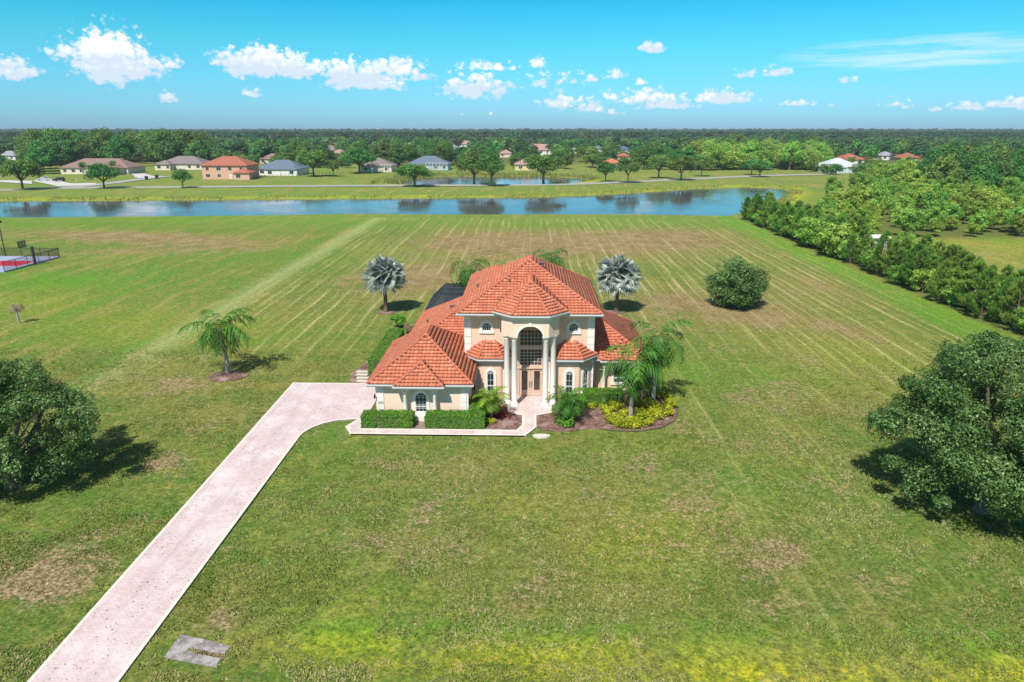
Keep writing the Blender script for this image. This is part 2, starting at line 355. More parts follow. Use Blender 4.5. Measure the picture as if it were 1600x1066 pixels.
for (u, v, rx, ry, a) in [(880,380,20,15,.85),(1060,372,12,12,.6),(760,378,12,12,.6),(700,420,9,10,.5),(640,440,7,9,.5),(230,372,22,6,.8),(330,385,18,7,.6),(120,365,20,4,.55),(150,395,14,5,.35),
                          (590,430,5,6,.3),(1050,470,9,8,.45),(1130,475,6,4,.4),(1010,520,5,5,.4),(1250,560,4,4,.4),(1290,640,3,2,.45),(1240,605,3,2,.4),(1300,450,10,8,.3),
                          (250,725,2.4,2.2,.55),(60,880,2.6,1.6,.65),(150,830,2.4,1.6,.45),(30,920,2.2,1.0,.5),(330,950,2.2,1.1,.5),(360,975,1.6,.7,.4),(300,600,4,2.5,.4),(190,600,5,4,.3),(330,660,3,2,.4),(250,640,4,3,.25),
                          (720,730,3.5,2,.4),(640,790,4,3,.3),(820,880,5,3,.25),(800,940,3,1.2,.3),(1060,850,4,5,.3),(1180,870,2.2,1.4,.5),(1240,860,1.6,1.8,.5),(1130,700,3,2,.3),(1370,910,2.6,1.0,.5),(1520,960,1.6,.6,.6),(1210,950,2,.6,.5),
                          (1420,640,4,3,.3),(1340,520,4,4,.35),(1390,590,3,3,.35),(1180,620,3,3,.4),(1130,560,4,4,.3),(1200,500,7,5,.35),(1300,760,3,2,.35),(1220,700,3,2.5,.35),(1150,800,3,2,.35),(900,760,4,2,.25),(680,850,4,2,.25),(560,860,3,2,.25),(100,930,3,1.5,.35),(200,880,2,1.6,.35),(430,640,3,2,.3),(590,730,2.6,1.5,.25),(470,800,3,3,.2),(440,840,2.4,2,.2),(930,800,4,2,.25),(1000,720,4,2,.35),(1060,660,3,2,.4),(1080,760,3,3,.3),
                          (1480,395,22,9,.35),(1560,420,14,8,.3),(1400,385,10,4,.35),(770,1035,3.5,.35,.3),(620,1022,3.0,.3,.45),(280,560,6,3,.25),(200,480,10,4,.2),(350,355,22,4,.3)]:
    blob(dry, u, v, rx, ry, a)
cl = lambda a, b, c, w: sstep(a, b-w, b+w)*(1-sstep(a, c-w, c+w))
dry += .14*cl(X, -30, 46, 6)*cl(Y, 70, 168, 8)*(.5+vnoise(X, Y, 14, 5))
for (u, v, rx, ry, a) in [(960,640,5,4,.35),(1040,590,6,5,.5),(1080,570,7,4,.5),(480,860,4,4,.3),(150,400,10,3,.5),(60,440,10,5,.8),(200,430,20,8,.4),(100,520,20,10,.3),(700,400,6,3,.4),(930,380,8,4,.4),
                          (480,700,5,4,.25),(560,1000,3,.6,.6),(1040,880,3,2,.5),(1130,800,3,2,.4),(1180,760,4,3,.4),(1530,1000,4,1,.8),(850,700,3,1.2,.3),(400,530,7,5,.3),(500,400,20,10,.3),(1210,580,5,6,.4),(1160,970,3,.8,.5)]:
    blob(lush, u, v, rx, ry, a)
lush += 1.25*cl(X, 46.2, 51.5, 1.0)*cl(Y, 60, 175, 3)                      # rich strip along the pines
lush += .55*cl(Y, 150, 176, 6)*cl(X, -400, 50, 10)
lush += .35*(1-sstep(X, -42, -34))*(vnoise(X, Y, 17, 6))*sstep(Y, 60, 80)
lush += .9*np.exp(-((Y-24.7+.01*X)/.55)**2)*sstep(X, -13, -10)
yel += 1.0*np.exp(-((Y-23.5+.012*X)/.60)**2)*sstep(X, -13.5, -9)*(.7+.8*vnoise(X, Y, 3.2, 8))
yel += .8*np.exp(-((Y-22.4+.012*X)/.8)**2)*sstep(X, -10, 4); lush += .5*np.exp(-((Y-21.6)/.7)**2)*sstep(X, -13, -9)
for (u, v, rx, ry, a) in [(1000,850,3,3,.45),(1080,810,3,2.2,.4),(930,860,2,2,.3),(560,950,3,1.4,.3),(40,470,12,8,.25),(1030,700,3,2,.2),(820,790,3,2,.2),(240,510,14,8,.25),(1330,560,8,8,.25)]: blob(yel, u, v, rx, ry, a)
yel += .4*cl(X, 52, 130, 4)*cl(Y, 60, 140, 6)
for P in (POND1, POND2):
    d = sd_poly(X, Y, P); yel += 1.1*np.exp(-((d-3.5)/3.0)**2)*(Y > 195)*(.4+vnoise(X, Y, 5, 9)); lush += .5*np.exp(-((d-8)/5)**2)*(Y > 195)
dry += .5*(Y > 300)*(vnoise(X, Y, 30, 4)-.4).clip(0)
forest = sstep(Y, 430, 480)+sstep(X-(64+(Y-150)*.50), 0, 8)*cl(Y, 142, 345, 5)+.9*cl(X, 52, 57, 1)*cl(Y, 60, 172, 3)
prop = cl(X, -36.5, 51, .35)*(1-sstep(Y, 170, 171))                          # the striped lot
left_line = np.exp(-((X+37.3)/1.5)**2)*sstep(Y, 40, 70)*(Y < 172)
me = np_mesh('ground', V, Q, {k: ('POINT', a.clip(0, 2).ravel()) for k, a in dict(dry=dry, lush=lush, yel=yel, forest=forest, prop=prop, line=left_line).items()}, smooth=True)
def ground_mat():
    m, t, b = material('lawn', .95, .1)
    pos = t.new('ShaderNodeNewGeometry').outputs['Position']; s = t.new('ShaderNodeSeparateXYZ'); t.l.new(pos, s.inputs[0]); gx, gy = s.outputs[0], s.outputs[1]
    A = {k: t.attr(k).outputs['Fac'] for k in ('dry', 'lush', 'yel', 'forest', 'prop', 'line')}
    big = t.noise(pos, .045, 5, .6); med = t.noise(pos, .28, 6, .68, .4); fine = t.noise(pos, 2.2, 7, .78); spk = t.noise(pos, 5.5, 5, .8)
    finec = t.ss(fine, .36, .64); spkc = t.ss(spk, .34, .66)
    along = t.noise(t.scale(pos, 1.1, .07, 1), 1.3, 4, .65)                    # streaks along the mowing direction
    g = t.mix(t.ss(big, .38, .62), (.112, .165, .034), (.185, .175, .050))
    g = t.mix(t.m('MULTIPLY', t.ss(med, .44, .60), .75), g, (.078, .145, .026))
    g = t.mix(t.m('MULTIPLY', t.ss(t.noise(pos, .6, 5, .7), .50, .66), .7), g, (.235, .225, .060))
    g = t.mix(t.m('MULTIPLY', t.ss(t.noise(pos, 1.4, 5, .75), .52, .66), .55), g, (.065, .13, .030))
    g = t.mix(t.m('MULTIPLY', t.ss(t.noise(t.scale(pos, 1, 1, 1), .95, 6, .8), .53, .66), .65), g, (.235, .185, .11))
    wob = t.m('ADD', t.m('MULTIPLY', t.noise(t.scale(pos, .15, .05, 1), 1, 3), 1.8), t.m('MULTIPLY', t.noise(t.scale(pos, 1, .12, 1), 1, 2), .3))
    st1 = t.m('SINE', t.m('MULTIPLY', t.m('ADD', gx, wob), 2*PI/2.7)); st2 = t.m('SINE', t.m('MULTIPLY', t.m('ADD', gx, wob), 2*PI/1.35+.13))
    stripe = t.m('ADD', t.m('MULTIPLY', st1, .5), t.m('MULTIPLY', t.ss(st2, .55, 1), 1.7))
    stripe = t.m('MULTIPLY', t.m('MULTIPLY', stripe, A['prop']), t.m('MULTIPLY', t.ss(along, .3, .7), t.m('ADD', .35, t.m('MULTIPLY', t.ss(t.noise(t.scale(pos, .25, .06, 1), 1, 3), .30, .6), 1.3))))
    far = t.ss(gy, 40, 85); stripe = t.m('MULTIPLY', stripe, t.m('MULTIPLY', t.m('ADD', t.m('MULTIPLY', far, .75), t.m('MULTIPLY', t.ss(gx, 3, 14), .4), clamp=True), t.ss(big, .2, .55)))
    g = t.mix(t.m('MULTIPLY', t.m('MULTIPLY', t.m('MAXIMUM', stripe, 0), t.ss(t.noise(t.scale(pos, .6, .01, 1), 1, 2), .30, .6)), .62), g, (.33, .32, .13))
    g = t.mix(t.m('MULTIPLY', t.m('MAXIMUM', t.m('MULTIPLY', stripe, -1), 0), .7), g, (.09, .13, .03))
    out_ = t.m('MULTIPLY', t.m('SUBTRACT', 1, A['prop']), t.ss(gy, 30, 60)); sk = t.noise(t.scale(pos, .28, .035, 1), 1.6, 5, .62, .3)
    g = t.mix(t.m('MULTIPLY', t.m('MULTIPLY', out_, t.ss(sk, .50, .68)), .75), g, (.285, .225, .085)); g = t.mix(t.m('MULTIPLY', t.m('MULTIPLY', out_, t.ss(sk, .50, .34)), .7), g, (.085, .19, .03))
    # passes across, next to the pond
    g = t.mix(t.m('MULTIPLY', t.m('MULTIPLY', t.ss(gy, 158, 164), t.ss(t.m('SINE', t.m('MULTIPLY', gy, 1.9)), 0, 1)), .4), g, (.27, .30, .08))
    g = t.mix(t.m('MULTIPLY', A['lush'], t.m('ADD', .35, t.m('MULTIPLY', t.ss(med, .35, .65), .55))), g, t.mix(spk, (.075, .17, .018), (.12, .26, .03)))
    yy = t.m('MULTIPLY', A['yel'], t.ss(t.m('ADD', med, t.m('MULTIPLY', fine, .4)), .5, .85))
    g = t.mix(t.m('MULTIPLY', yy, 1.1), g, t.mix(t.ss(fine, .45, .65), (.27, .31, .02), (.42, .36, .03)))
    # bare, pinkish patches
    dv = t.m('ADD', t.m('MULTIPLY', A['dry'], .50), t.m('ADD', t.m('MULTIPLY', t.m('SUBTRACT', med, .5), .85), t.m('MULTIPLY', t.m('SUBTRACT', fine, .5), .9)))
    dirt = t.mix(t.ss(spk, .40, .62), (.175, .115, .065), (.34, .25, .175)); dirt = t.mix(t.m('MULTIPLY', far, .7), dirt, t.mix(t.ss(med, .4, .6), (.17, .115, .045), (.28, .20, .11)))
    g = t.mix(t.m('MULTIPLY', t.ss(dv, .12, .34), .88), g, dirt)
    g = t.mix(t.m('MULTIPLY', t.m('MULTIPLY', A['dry'], A['prop']), t.m('MULTIPLY', t.ss(along, .4, .7), t.m('MULTIPLY', far, .6))), g, (.20, .12, .06))
    g = t.mix(t.m('MULTIPLY', t.m('MULTIPLY', t.ss(dv, .34, .50), t.ss(spk, .56, .66)), .9), g, (.48, .41, .34))
    g = t.mix(t.m('MULTIPLY', t.m('MULTIPLY', A['line'], t.m('ADD', .35, along)), .75), g, (.30, .33, .16))
    g = t.mix(t.m('MULTIPLY', t.m('MULTIPLY', t.m('MAXIMUM', stripe, 0), far), t.m('MULTIPLY', t.ss(t.noise(t.scale(pos, .75, .008, 1), 1, 2), .42, .62), .5)), g, (.33, .30, .15))
    # blade-level mottling
    f2 = t.m('ADD', .42, t.m('ADD', t.m('MULTIPLY', finec, .52), t.m('MULTIPLY', spkc, .72)))
    vv = t.new('ShaderNodeVectorMath', operation='SCALE'); t.l.new(g, vv.inputs[0]); t.l.new(f2, vv.inputs['Scale'])
    vs2 = t.new('ShaderNodeVectorMath', operation='MULTIPLY'); t.l.new(vv.outputs[0], vs2.inputs[0]); vs2.inputs[1].default_value = (1.21, 1.22, 1.02)
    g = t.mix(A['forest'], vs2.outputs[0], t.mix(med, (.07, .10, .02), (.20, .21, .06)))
    t.l.new(g, b.inputs['Base Color'])
    bump(t, b, t.m('ADD', t.m('MULTIPLY', fine, .6), t.m('MULTIPLY', spk, .7)), .9, .16); return m
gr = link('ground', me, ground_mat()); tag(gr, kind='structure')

def water_mat():
    m, t, b = material('pond_water', .03, .5); b.inputs['Base Color'].default_value = (.09, .085, .11, 1); b.inputs['IOR'].default_value = 1.333
    pos = t.new('ShaderNodeNewGeometry').outputs['Position']
    n1 = t.noise(t.scale(pos, 1, .55, 1), 1.5, 3, .55); n2 = t.noise(pos, .06, 3); n3 = t.noise(t.scale(pos, .3, 1, 1), .35, 2)
    h = t.m('MULTIPLY', t.m('ADD', n1, t.m('MULTIPLY', n3, .6)), t.m('ADD', .35, t.ss(n2, .35, .7)))
    t.put(b.inputs['Roughness'], t.m('ADD', .03, t.m('MULTIPLY', t.ss(n2, .4, .65), .05)))
    bump(t, b, h, .55, .05); return m
WATER = water_mat()
for P, nm in ((POND1, 'pond'), (POND2, 'pond')):
    c = (sum(p[0] for p in P)/len(P), sum(p[1] for p in P)/len(P))
    PP = []
    for k in range(len(P)):
        p = Vector(P[k]); q = Vector(P[(k+1) % len(P)]); r = Vector(P[k-1]); tt = (q-r).normalized(); n = Vector((tt.y, -tt.x))
        PP.append(tuple(p+n*1.2))
    b_ = MB().add([(x, y, -.42) for x, y in PP], [tuple(range(len(PP)))])
    o = b_.build(nm, WATER); tag(o, kind='structure')

def ribbon(path, w, z):
    m = MB(); L = []; 
    # resample
    pts = [Vector((*p, 0)) for p in path]; fine = []
    for i in range(len(pts)-1):
        p0 = pts[max(i-1, 0)]; p1 = pts[i]; p2 = pts[i+1]; p3 = pts[min(i+2, len(pts)-1)]
        for k in range(8):
            s = k/8; fine.append(.5*((2*p1)+(p2-p0)*s+(2*p0-5*p1+4*p2-p3)*s*s+(3*p1-p0-3*p2+p3)*s**3))
    fine.append(pts[-1])
    for i, p in enumerate(fine):
        d = (fine[min(i+1, len(fine)-1)]-fine[max(i-1, 0)]).normalized(); n = Vector((-d.y, d.x, 0))
        L += [p+n*w/2+Vector((0, 0, z)), p-n*w/2+Vector((0, 0, z))]
    m.add(L, [(2*i+1, 2*i+3, 2*i+2, 2*i) for i in range(len(fine)-1)]); return m, fine
ROADM = plain('pale_road_asphalt', (.36, .35, .34), .9, .2, .12, .3, .1)
for P, wd, nm, z in ((ROAD1, 7.0, 'road', .12), (ROAD2, 6.5, 'side_road', .125)):
    m, rf = ribbon(P, wd, z); tag(m.build(nm, ROADM), kind='structure')
    if nm == 'road':
        mk = MB()
        for sgn in (-1, 1):
            m2, _ = ribbon([tuple((Vector((*p, 0))+Vector((0, sgn*3.55, 0)))[:2]) for p in P], .35, .2); mk.add(m2.v, m2.f)
        tag(mk.build('road_kerb', PAVER_EDGE), kind='structure')

# ------------------------------------------------------------------ driveway, walk, beds
def arc(cx, cy, r, a0, a1, n=8): return [(cx+r*math.cos(R(a0+(a1-a0)*k/n)), cy+r*math.sin(R(a0+(a1-a0)*k/n))) for k in range(n+1)]
DRIVE = [(-19.5, 6), (-16.05, 6), (-16.2, 44.2)]+[(-16.1, 44.9), (-15.7, 45.8), (-15.1, 46.5), (-14.3, 47.05), (-13.4, 47.25), (-12.75, 47.3)]+[(-13.4, 45.95), (-12.72, 44.66), (-.1, 44.66), (.72, 46.2), (.72, 48.3), (1.95, 48.9), (1.95, 52.3), (-1.55, 52.3), (-1.55, 48.9), (-.36, 48.3), (-.36, 46.5), (-.75, 45.62), (-12.2, 45.62), (-12.2, 54.9), (-20.25, 54.9)]
def flat(name, P, z, thick, mat, **k):
    o = MB().prism(P, z-thick, z).build(name, mat); tag(o, **k); return o
flat('driveway', DRIVE, .10, .35, PAVER, kind='structure')
edge = MB()
n = len(DRIVE)
for i in range(n):
    a = Vector(DRIVE[i]); b_ = Vector(DRIVE[(i+1) % n])
    if (a.y > 52 and b_.y > 52 and abs(a.x) < 3) or (abs(a.x+12.2) < .01 and abs(b_.x+12.2) < .01): continue
    d = (b_-a).normalized(); q = Vector((-d.y, d.x)); s_ = .0
    edge.prism([tuple(a-d*.02), tuple(b_+d*.02), tuple(b_+d*.02+q*.17), tuple(a-d*.02+q*.17)], -.1, .104+.0006*(i % 5))
tag(edge.build('driveway_edging', PAVER_EDGE), kind='structure')
flat('mulch_bed', [(-12.2, 45.62), (-.75, 45.62), (-.36, 46.5), (-.36, 48.3), (-1.55, 48.9), (-1.55, 51.2), (-4.4, 52), (-4.4, 48), (-12.2, 48)], .06, .3, MULCH, kind='structure')
RB = [(.72, 48.3), (.72, 46.4), (1.2, 45.75), (2.2, 45.5), (3.4, 45.6), (4.4, 46.1), (5.4, 46.0), (6.6, 45.75), (8.2, 45.7), (9.8, 46.3), (11.1, 47.6), (11.75, 49.4), (11.5, 51.4), (10.4, 53.0), (9.4, 54.2), (4.6, 52.2), (1.95, 51.6), (1.95, 48.9)]
flat('planting_bed', RB, .062, .3, MULCH, kind='structure')
flat('side_bed', [(-12.4, 55.0), (-11.7, 69), (-14.2, 69), (-14.9, 62), (-15.9, 57.5), (-15.4, 55.0)], .06, .3, MULCH, kind='structure')
m = MB(); m.tube([(x, y, .09) for x, y in RB[6:14]], .055, 6); tag(m.build('bed_edging', BARK), 'dark curved edging around the yellow shrub bed', 'garden edging')
for k, (x, y) in enumerate([(-14.3, 55.5), (-14.5, 56.3), (-14.75, 57.1), (-14.9, 57.9)]):
    m = MB(); a = random.uniform(-.2, .2); m.prism([(x-.55, y-.18+a*.3), (x+.5, y-.22), (x+.58, y+.12), (x-.5, y+.2+a*.2)], .06, .13)
    tag(m.build('stepping_stone', STONE), ['pale stepping stone nearest the driveway by the side hedge', 'second pale stepping stone from the driveway', 'third pale stepping stone from the driveway', 'farthest pale stepping stone from the driveway'][k], 'stepping stone', 'stepping stones beside the garage')
c = G(846, 683); m = MB(); m.prism([(c[0]+.62*math.cos(a)*(1+.12*math.sin(3*a)), c[1]+.30*math.sin(a)) for a in [2*PI*k/12 for k in range(12)]], .0, .13)
tag(m.build('flat_rock', STONE), 'flat pale rock in the grass beside the walk corner', 'rock')

# concrete pad by the driveway
def c3p(x, y): return G(x/2.857, 700+y/2.857, .1)
OUT = [(730,930),(805,830),(900,848),(1030,880),(1000,913),(955,908),(900,896),(842,888),(836,900),(880,916),(985,935),(960,975)]
P = [c3p(*p) for p in OUT]; P = P[::-1] if sum((P[(k+1) % len(P)][0]-P[k][0])*(P[(k+1) % len(P)][1]+P[k][1]) for k in range(len(P))) > 0 else P
m = MB().prism(P, -.3, .055); cp = m.build('concrete_pad', CONCRETE); tag(cp, 'cracked grey concrete drain pad with a slot, in the grass by the driveway', 'concrete pad')
P2 = [G(300, 1012, .0), G(355, 1022, .0), G(350, 1030, .0), G(298, 1018, .0)]
m = MB().prism([(p[0], p[1]) for p in P2][::-1], -.2, .03); m.build('drain_slot', MULCH, cp, local=True)

# ------------------------------------------------------------------ HOUSE
house = thing('house', 'peach stucco two storey house with orange tiled hip roofs and columned entry', 'house', (.2, 52.4, 0))
def wall(P, z0, z1, mat=STUCCO, label=None): return MB().prism(P, z0, z1).build('wall', mat, house, label)
def rect(x0, x1, y0, y1): return [(x0, y0), (x1, y0), (x1, y1), (x0, y1)]
TW = 7.22; WY = 52.4
wall(rect(-5.0, 5.3, WY, 63.8), 0, TW, STUCCO, 'peach stucco walls of the tall two storey block')
wall(rect(-11.3, -4.45, 47.6, 56.9), 0, 2.95, STUCCO2, 'pale peach garage wing wall')
wall(rect(-10.2, -5.02, 56.9, 67.0), 0, 2.95)
wall(rect(5.32, 9.5, 54.0, 64.5), 0, 2.9)
wall([(-4.95, 52.3), (-3.72, 51.35), (-2.1, 51.35), (-1.2, 52.3)], 0, 3.62, STUCCO, 'three sided bay wall left of the entry')
wall([(1.6, 52.3), (2.5, 51.35), (4.12, 51.35), (5.2, 52.3)], 0, 3.62, STUCCO, 'three sided bay wall right of the entry')
TL = .30
def tile_faces(name, faces, fascia_edges, hips, label=None, course=.31, zf=.2):
    V = []; F = []; UV = []; rnd = random.Random(len(name)+len(faces)); S_ = 6; o0 = root_loc(house)
    deck = MB()
    for P in faces:
        P = [Vector(p) for p in P]; u = (P[1]-P[0]).normalized(); nrm = None
        for q in P[2:]:
            nrm = u.cross(q-P[0])
            if nrm.length > .01: break
        nrm.normalize()
        if nrm.z < 0: nrm = -nrm
        v = nrm.cross(u)
        if v.z < 0: v = -v
        pu = [((p-P[0]).dot(u), (p-P[0]).dot(v)) for p in P]; vm = max(b for a, b in pu); n = len(pu)
        def span(y):
            xs_ = []
            for i in range(n):
                (a0, b0), (a1, b1) = pu[i], pu[(i+1) % n]
                if min(b0, b1)-1e-6 <= y <= max(b0, b1)+1e-6:
                    if abs(b1-b0) < 1e-6: xs_ += [a0, a1]
                    else: xs_.append(a0+(a1-a0)*(y-b0)/(b1-b0))
            return (min(xs_), max(xs_)) if xs_ else None
        nc = max(1, round(vm/course)); ch = vm/nc
        ub0 = span(1e-4); off = rnd.uniform(0, 50)
        for k in range(nc):
            va, vb = k*ch, (k+1)*ch; a = span(va+1e-4); b = span(min(vb, vm-1e-4))
            if not a or not b: continue
            lo = min(a[0], b[0]); hi = max(a[1], b[1]); st = TL/S_
            us = [lo]+[st*q for q in range(math.ceil(lo/st), math.floor(hi/st)+1)]+[hi]
            rl = []; rh = []; rb = []
            jit = rnd.uniform(-.01, .01)
            for x in us:
                wv = .043*math.sin(2*PI*x/TL)
                xa = min(max(x, a[0]), a[1]); xb = min(max(x, b[0]), b[1])
                rl.append(P[0]+u*xa+v*(va-.03)+nrm*(.112+wv+jit)); rh.append(P[0]+u*xb+v*vb+nrm*(.045+wv*.9)); rb.append(P[0]+u*xa+v*(va+.09)+nrm*(.0+wv*.5))
            base = len(V)
            for p in rl+rh+rb: V.append(p-o0)
            m_ = len(us)
            for i in range(m_-1):
                F.append((base+i, base+i+1, base+m_+i+1, base+m_+i)); uu = (us[i]+us[i+1])/2/TL+off
                UV += [(uu, k+.5)]*4
                F.append((base+2*m_+i, base+2*m_+i+1, base+i+1, base+i)); UV += [(uu, k+.5)]*4
        deck.add([p-nrm*.02 for p in P], [tuple(range(len(P)))])
    me = np_mesh(name, V, F, uv=UV); rf = link(name, me, TILE, house, label)
    # hip and ridge caps
    for a, b in hips:
        cap = MB(); a = Vector(a); b = Vector(b); L = (b-a).length; nn = max(1, round(L/.36)); d = (b-a)/nn
        for k in range(nn):
            p = a+d*k+Vector((0, 0, .10)); q = a+d*(k+1.08)+Vector((0, 0, .055)); cap.tube([p, q], [.115, .085], 7, True)
        cap.build('hip_caps', CAP, rf)
    mo = MB()
    for a, b in hips:
        a = Vector(a); b = Vector(b); mo.tube([a+Vector((0, 0, .02)), b+Vector((0, 0, .02))], .105, 6)
    mo.build('ridge_mortar', MORTAR, rf)
    fa = MB()
    for a, b in fascia_edges:
        a = Vector(a); b = Vector(b); d = (b-a).normalized(); q = Vector((d.y, -d.x, 0))   # outward when edges run counter-clockwise
        e = d*.0
        vs = []
        for (off, zz) in ((0, 0), (.09, 0), (.09, -.10), (0.02, -zf), (-.3, -zf), (-.3, -zf+.05)):
            for p in (a-d*off, b+d*off): vs.append(p+q*off+Vector((0, 0, zz)))
        fa.add(vs, [(2*i, 2*i+1, (2*i+3) % 12, (2*i+2) % 12) for i in range(6)]+[(0, 2, 4, 6, 8, 10), (11, 9, 7, 5, 3, 1)])
    fa.build('fascia', TRIM, rf)
    deck.build('roof_deck', TRIM, rf)
    return rf
def soffit(P, z, r, mat=WHITE): MB().prism(P, z, z+.04).build('soffit', mat, r)
def hip_rect(name, x0, x1, y0, y1, z, sl, label=None, sof=True, edges='fblr'):
    hw = min(x1-x0, y1-y0)/2; xc = (x0+x1)/2; h = hw*sl
    A, B, C, D = (x0, y0, z), (x1, y0, z), (x1, y1, z), (x0, y1, z); E_ = (xc, y0+hw, z+h); F_ = (xc, y1-hw, z+h)
    ed = {'f': (A, B), 'r': (B, C), 'b': (C, D), 'l': (D, A)}
    r = tile_faces(name, [(A, B, E_), (B, C, F_, E_), (C, D, F_), (D, A, E_, F_)], [ed[k] for k in edges], [(A, E_), (B, E_), (C, F_), (D, F_), (E_, F_)], label)
    if sof: soffit(rect(x0+.05, x1-.05, y0+.05, y1-.05), z-.17, r)
    return r
R_main = hip_rect('roof', -5.5, 5.85, 51.5, 64.4, 7.25, .565, 'steep pyramid roof over the tall block')
R_back = hip_rect('roof', -5.52, -.2, 55.2, 66.0, 7.23, .58, 'small rear hip roof behind the tall block', edges='bl')
R_gar = hip_rect('roof', -11.85, -4.03, 47.1, 57.4, 2.98, .69, 'hip roof over the garage wing')
R_mid = hip_rect('roof', -10.78, -1.0, 54.2, 67.7, 2.96, .6, 'hip roof over the rear left wing', edges='fl')
R_rt = hip_rect('roof', .6, 10.1, 53.4, 65.0, 2.94, .6, 'hip roof over the right wing', edges='frb')
# walls under rear second-floor wing
wall(rect(-4.98, -.7, 63.8, 65.4), 0, 7.2)
# portico roof (half octagon)
z = 7.6; xm = .22; AP = (xm, 52.45, 9.62); RB_ = (xm, 56.6, 9.62)
a0, a1, a2, a3, a4, a5 = (-2.62, 54.2, z), (-2.62, 51.0, z), (-1.2, 49.6, z), (1.64, 49.6, z), (3.06, 51.0, z), (3.06, 54.2, z)
R_port = tile_faces('roof', [((-2.62, 56.6, z), a1, AP, RB_), (a1, a2, AP), (a2, a3, AP), (a3, a4, AP), (a4, (3.06, 56.6, z), RB_, AP)],
                    [((-2.62, 52.2, z), a1), (a1, a2), (a2, a3), (a3, a4), (a4, (3.06, 52.2, z))], [(a1, AP), (a2, AP), (a3, AP), (a4, AP), (AP, (xm, 56.2, 9.62))], 'half octagon roof over the columned entry')
soffit([(-2.58, 52.3), (-2.58, 51.02), (-1.19, 49.65), (1.63, 49.65), (3.02, 51.02), (3.02, 52.3)], z-.17, R_port)
# bay roofs
def bay_roof(sx, label):
    f = lambda x, y, z: (xm+(x-xm)*sx, y, z)
    p0, p1, p2, p3 = f(-5.2, 52.45, 3.66), f(-3.92, 51.0, 3.66), f(-1.95, 51.0, 3.66), f(-.95, 52.3, 3.66); q1, q2 = f(-3.35, 52.38, 4.78), f(-2.6, 52.38, 4.78)
    fs = [(p0, p1, q1), (p1, p2, q2, q1), (p2, p3, q2)]; ed = [(p0, p1), (p1, p2), (p2, p3)]
    if sx < 0: fs = [(p1, p0, q1), (p2, p1, q1, q2), (p3, p2, q2)]; ed = [(b, a) for a, b in ed]
    r = tile_faces('roof', fs, ed, [(p0, q1), (p1, q1), (p2, q2)], label)
    P = [p[:2] for p in (p0, p1, p2, p3)]; P = P if sx > 0 else P[::-1]
    soffit(P, 3.46, r)
bay_roof(1, 'small hipped roof over the left bay'); bay_roof(-1, 'small hipped roof over the right bay')
# garage porch roof
pz = 3.02; px0, px1 = -9.78, -6.16; pc = (px0+px1)/2; hw = (px1-px0)/2
A, B, E1, E2 = (px0, 46.55, pz), (px1, 46.55, pz), (pc, 46.55+hw, pz+hw*.69), (pc, 50.5, pz+hw*.69)
R_p = tile_faces('roof', [(A, B, E1), (B, (px1, 50.5, pz), E2, E1), ((px0, 50.5, pz), A, E1, E2)], [(A, B), (B, (px1, 47.3, pz)), ((px0, 47.3, pz), A)], [(A, E1), (B, E1), (E1, (pc, 48.9, pz+hw*.69))], 'small hip roof projecting over the garage window')
soffit(rect(px0+.03, px1-.03, 46.6, 47.6), pz-.17, R_p)
# right wing porch roof piece
A, B = (6.05, 52.9, 2.96), (9.4, 52.9, 2.96); E1 = (7.72, 54.6, 4.12)
R_q = tile_faces('roof', [(A, B, E1), (B, (9.4, 56, 2.96), (7.72, 56, 4.12), E1), ((6.05, 56, 2.96), A, E1, (7.72, 56, 4.12))], [(A, B), (B, (9.4, 53.5, 2.96)), ((6.05, 53.5, 2.96), A)], [(A, E1), (B, E1)], 'small porch roof of the right wing')
soffit(rect(6.08, 9.36, 52.95, 54.0), 2.79, R_q)

# portico entablature with arch
def T_at(ox, oy, ang=0):          # wall coordinates: s along, n outwards (towards the viewer), t up
    ca, sa = math.cos(ang), math.sin(ang)
    return lambda s, n, t: (ox+s*ca+n*sa, oy+s*sa-n*ca, t)
ent = MB(); T0 = T_at(xm, 49.95)
hs = 1.42; ar = .98; zs = 5.82
archp = [(-ar, 5.8)]+[(ar*math.cos(R(180-q*11.25))*1.0, zs+ar*.92*math.sin(R(q*11.25))) for q in range(17)]+[(ar, 5.8)]
top = [(max(-hs, min(hs, -hs+2*hs*k/18)), 7.45) for k in range(19)]
top[0] = (-hs, 7.45)
lowL = [(-hs, 5.8)]+archp[1:-1]+[(hs, 5.8)]
ent.strip([(-hs, 5.8), (-ar, 5.8)]+archp[1:-1]+[(ar, 5.8), (hs, 5.8)], [(-hs, 7.45), (-ar-.05, 7.45)]+[(-ar+2*ar*k/16, 7.45) for k in range(17)]+[(ar+.05, 7.45), (hs, 7.45)], 0, -.5, T0)
for sgn in (-1, 1):
    x0 = xm+sgn*hs; x1 = xm+sgn*2.24
    P = [(x0, 49.95), (x1, 50.88), (x1, 52.38), (x1-sgn*.45, 52.38), (x1-sgn*.45, 51.05), (x0, 50.45)]
    if sgn < 0: P = P[::-1]
    ent.prism(P, 5.8, 7.45)
ent.box(xm-1.8, xm+1.8, 51.0, 52.38, 7.3, 7.42)
ento = ent.build('entablature', STUCCO2, house, 'pale arched band carried on the entry columns')
an = MB()
A_ = [(-ar, 5.78)]+[(ar*math.cos(R(180-q*11.25)), zs+ar*.92*math.sin(R(q*11.25))) for q in range(17)]+[(ar, 5.78)]
B_ = [(-ar-.13, 5.78)]+[((ar+.13)*math.cos(R(180-q*11.25)), zs+(ar*.92+.13)*math.sin(R(q*11.25))) for q in range(17)]+[(ar+.13, 5.78)]
an.strip(A_, B_, .05, -.03, T0); an.box(-.11, .11, -.03, .10, zs+ar*.92-.02, zs+ar*.92+.28, lambda s, n, t: T0(s, n, t)); an.build('arch_trim', WHITE, ento)
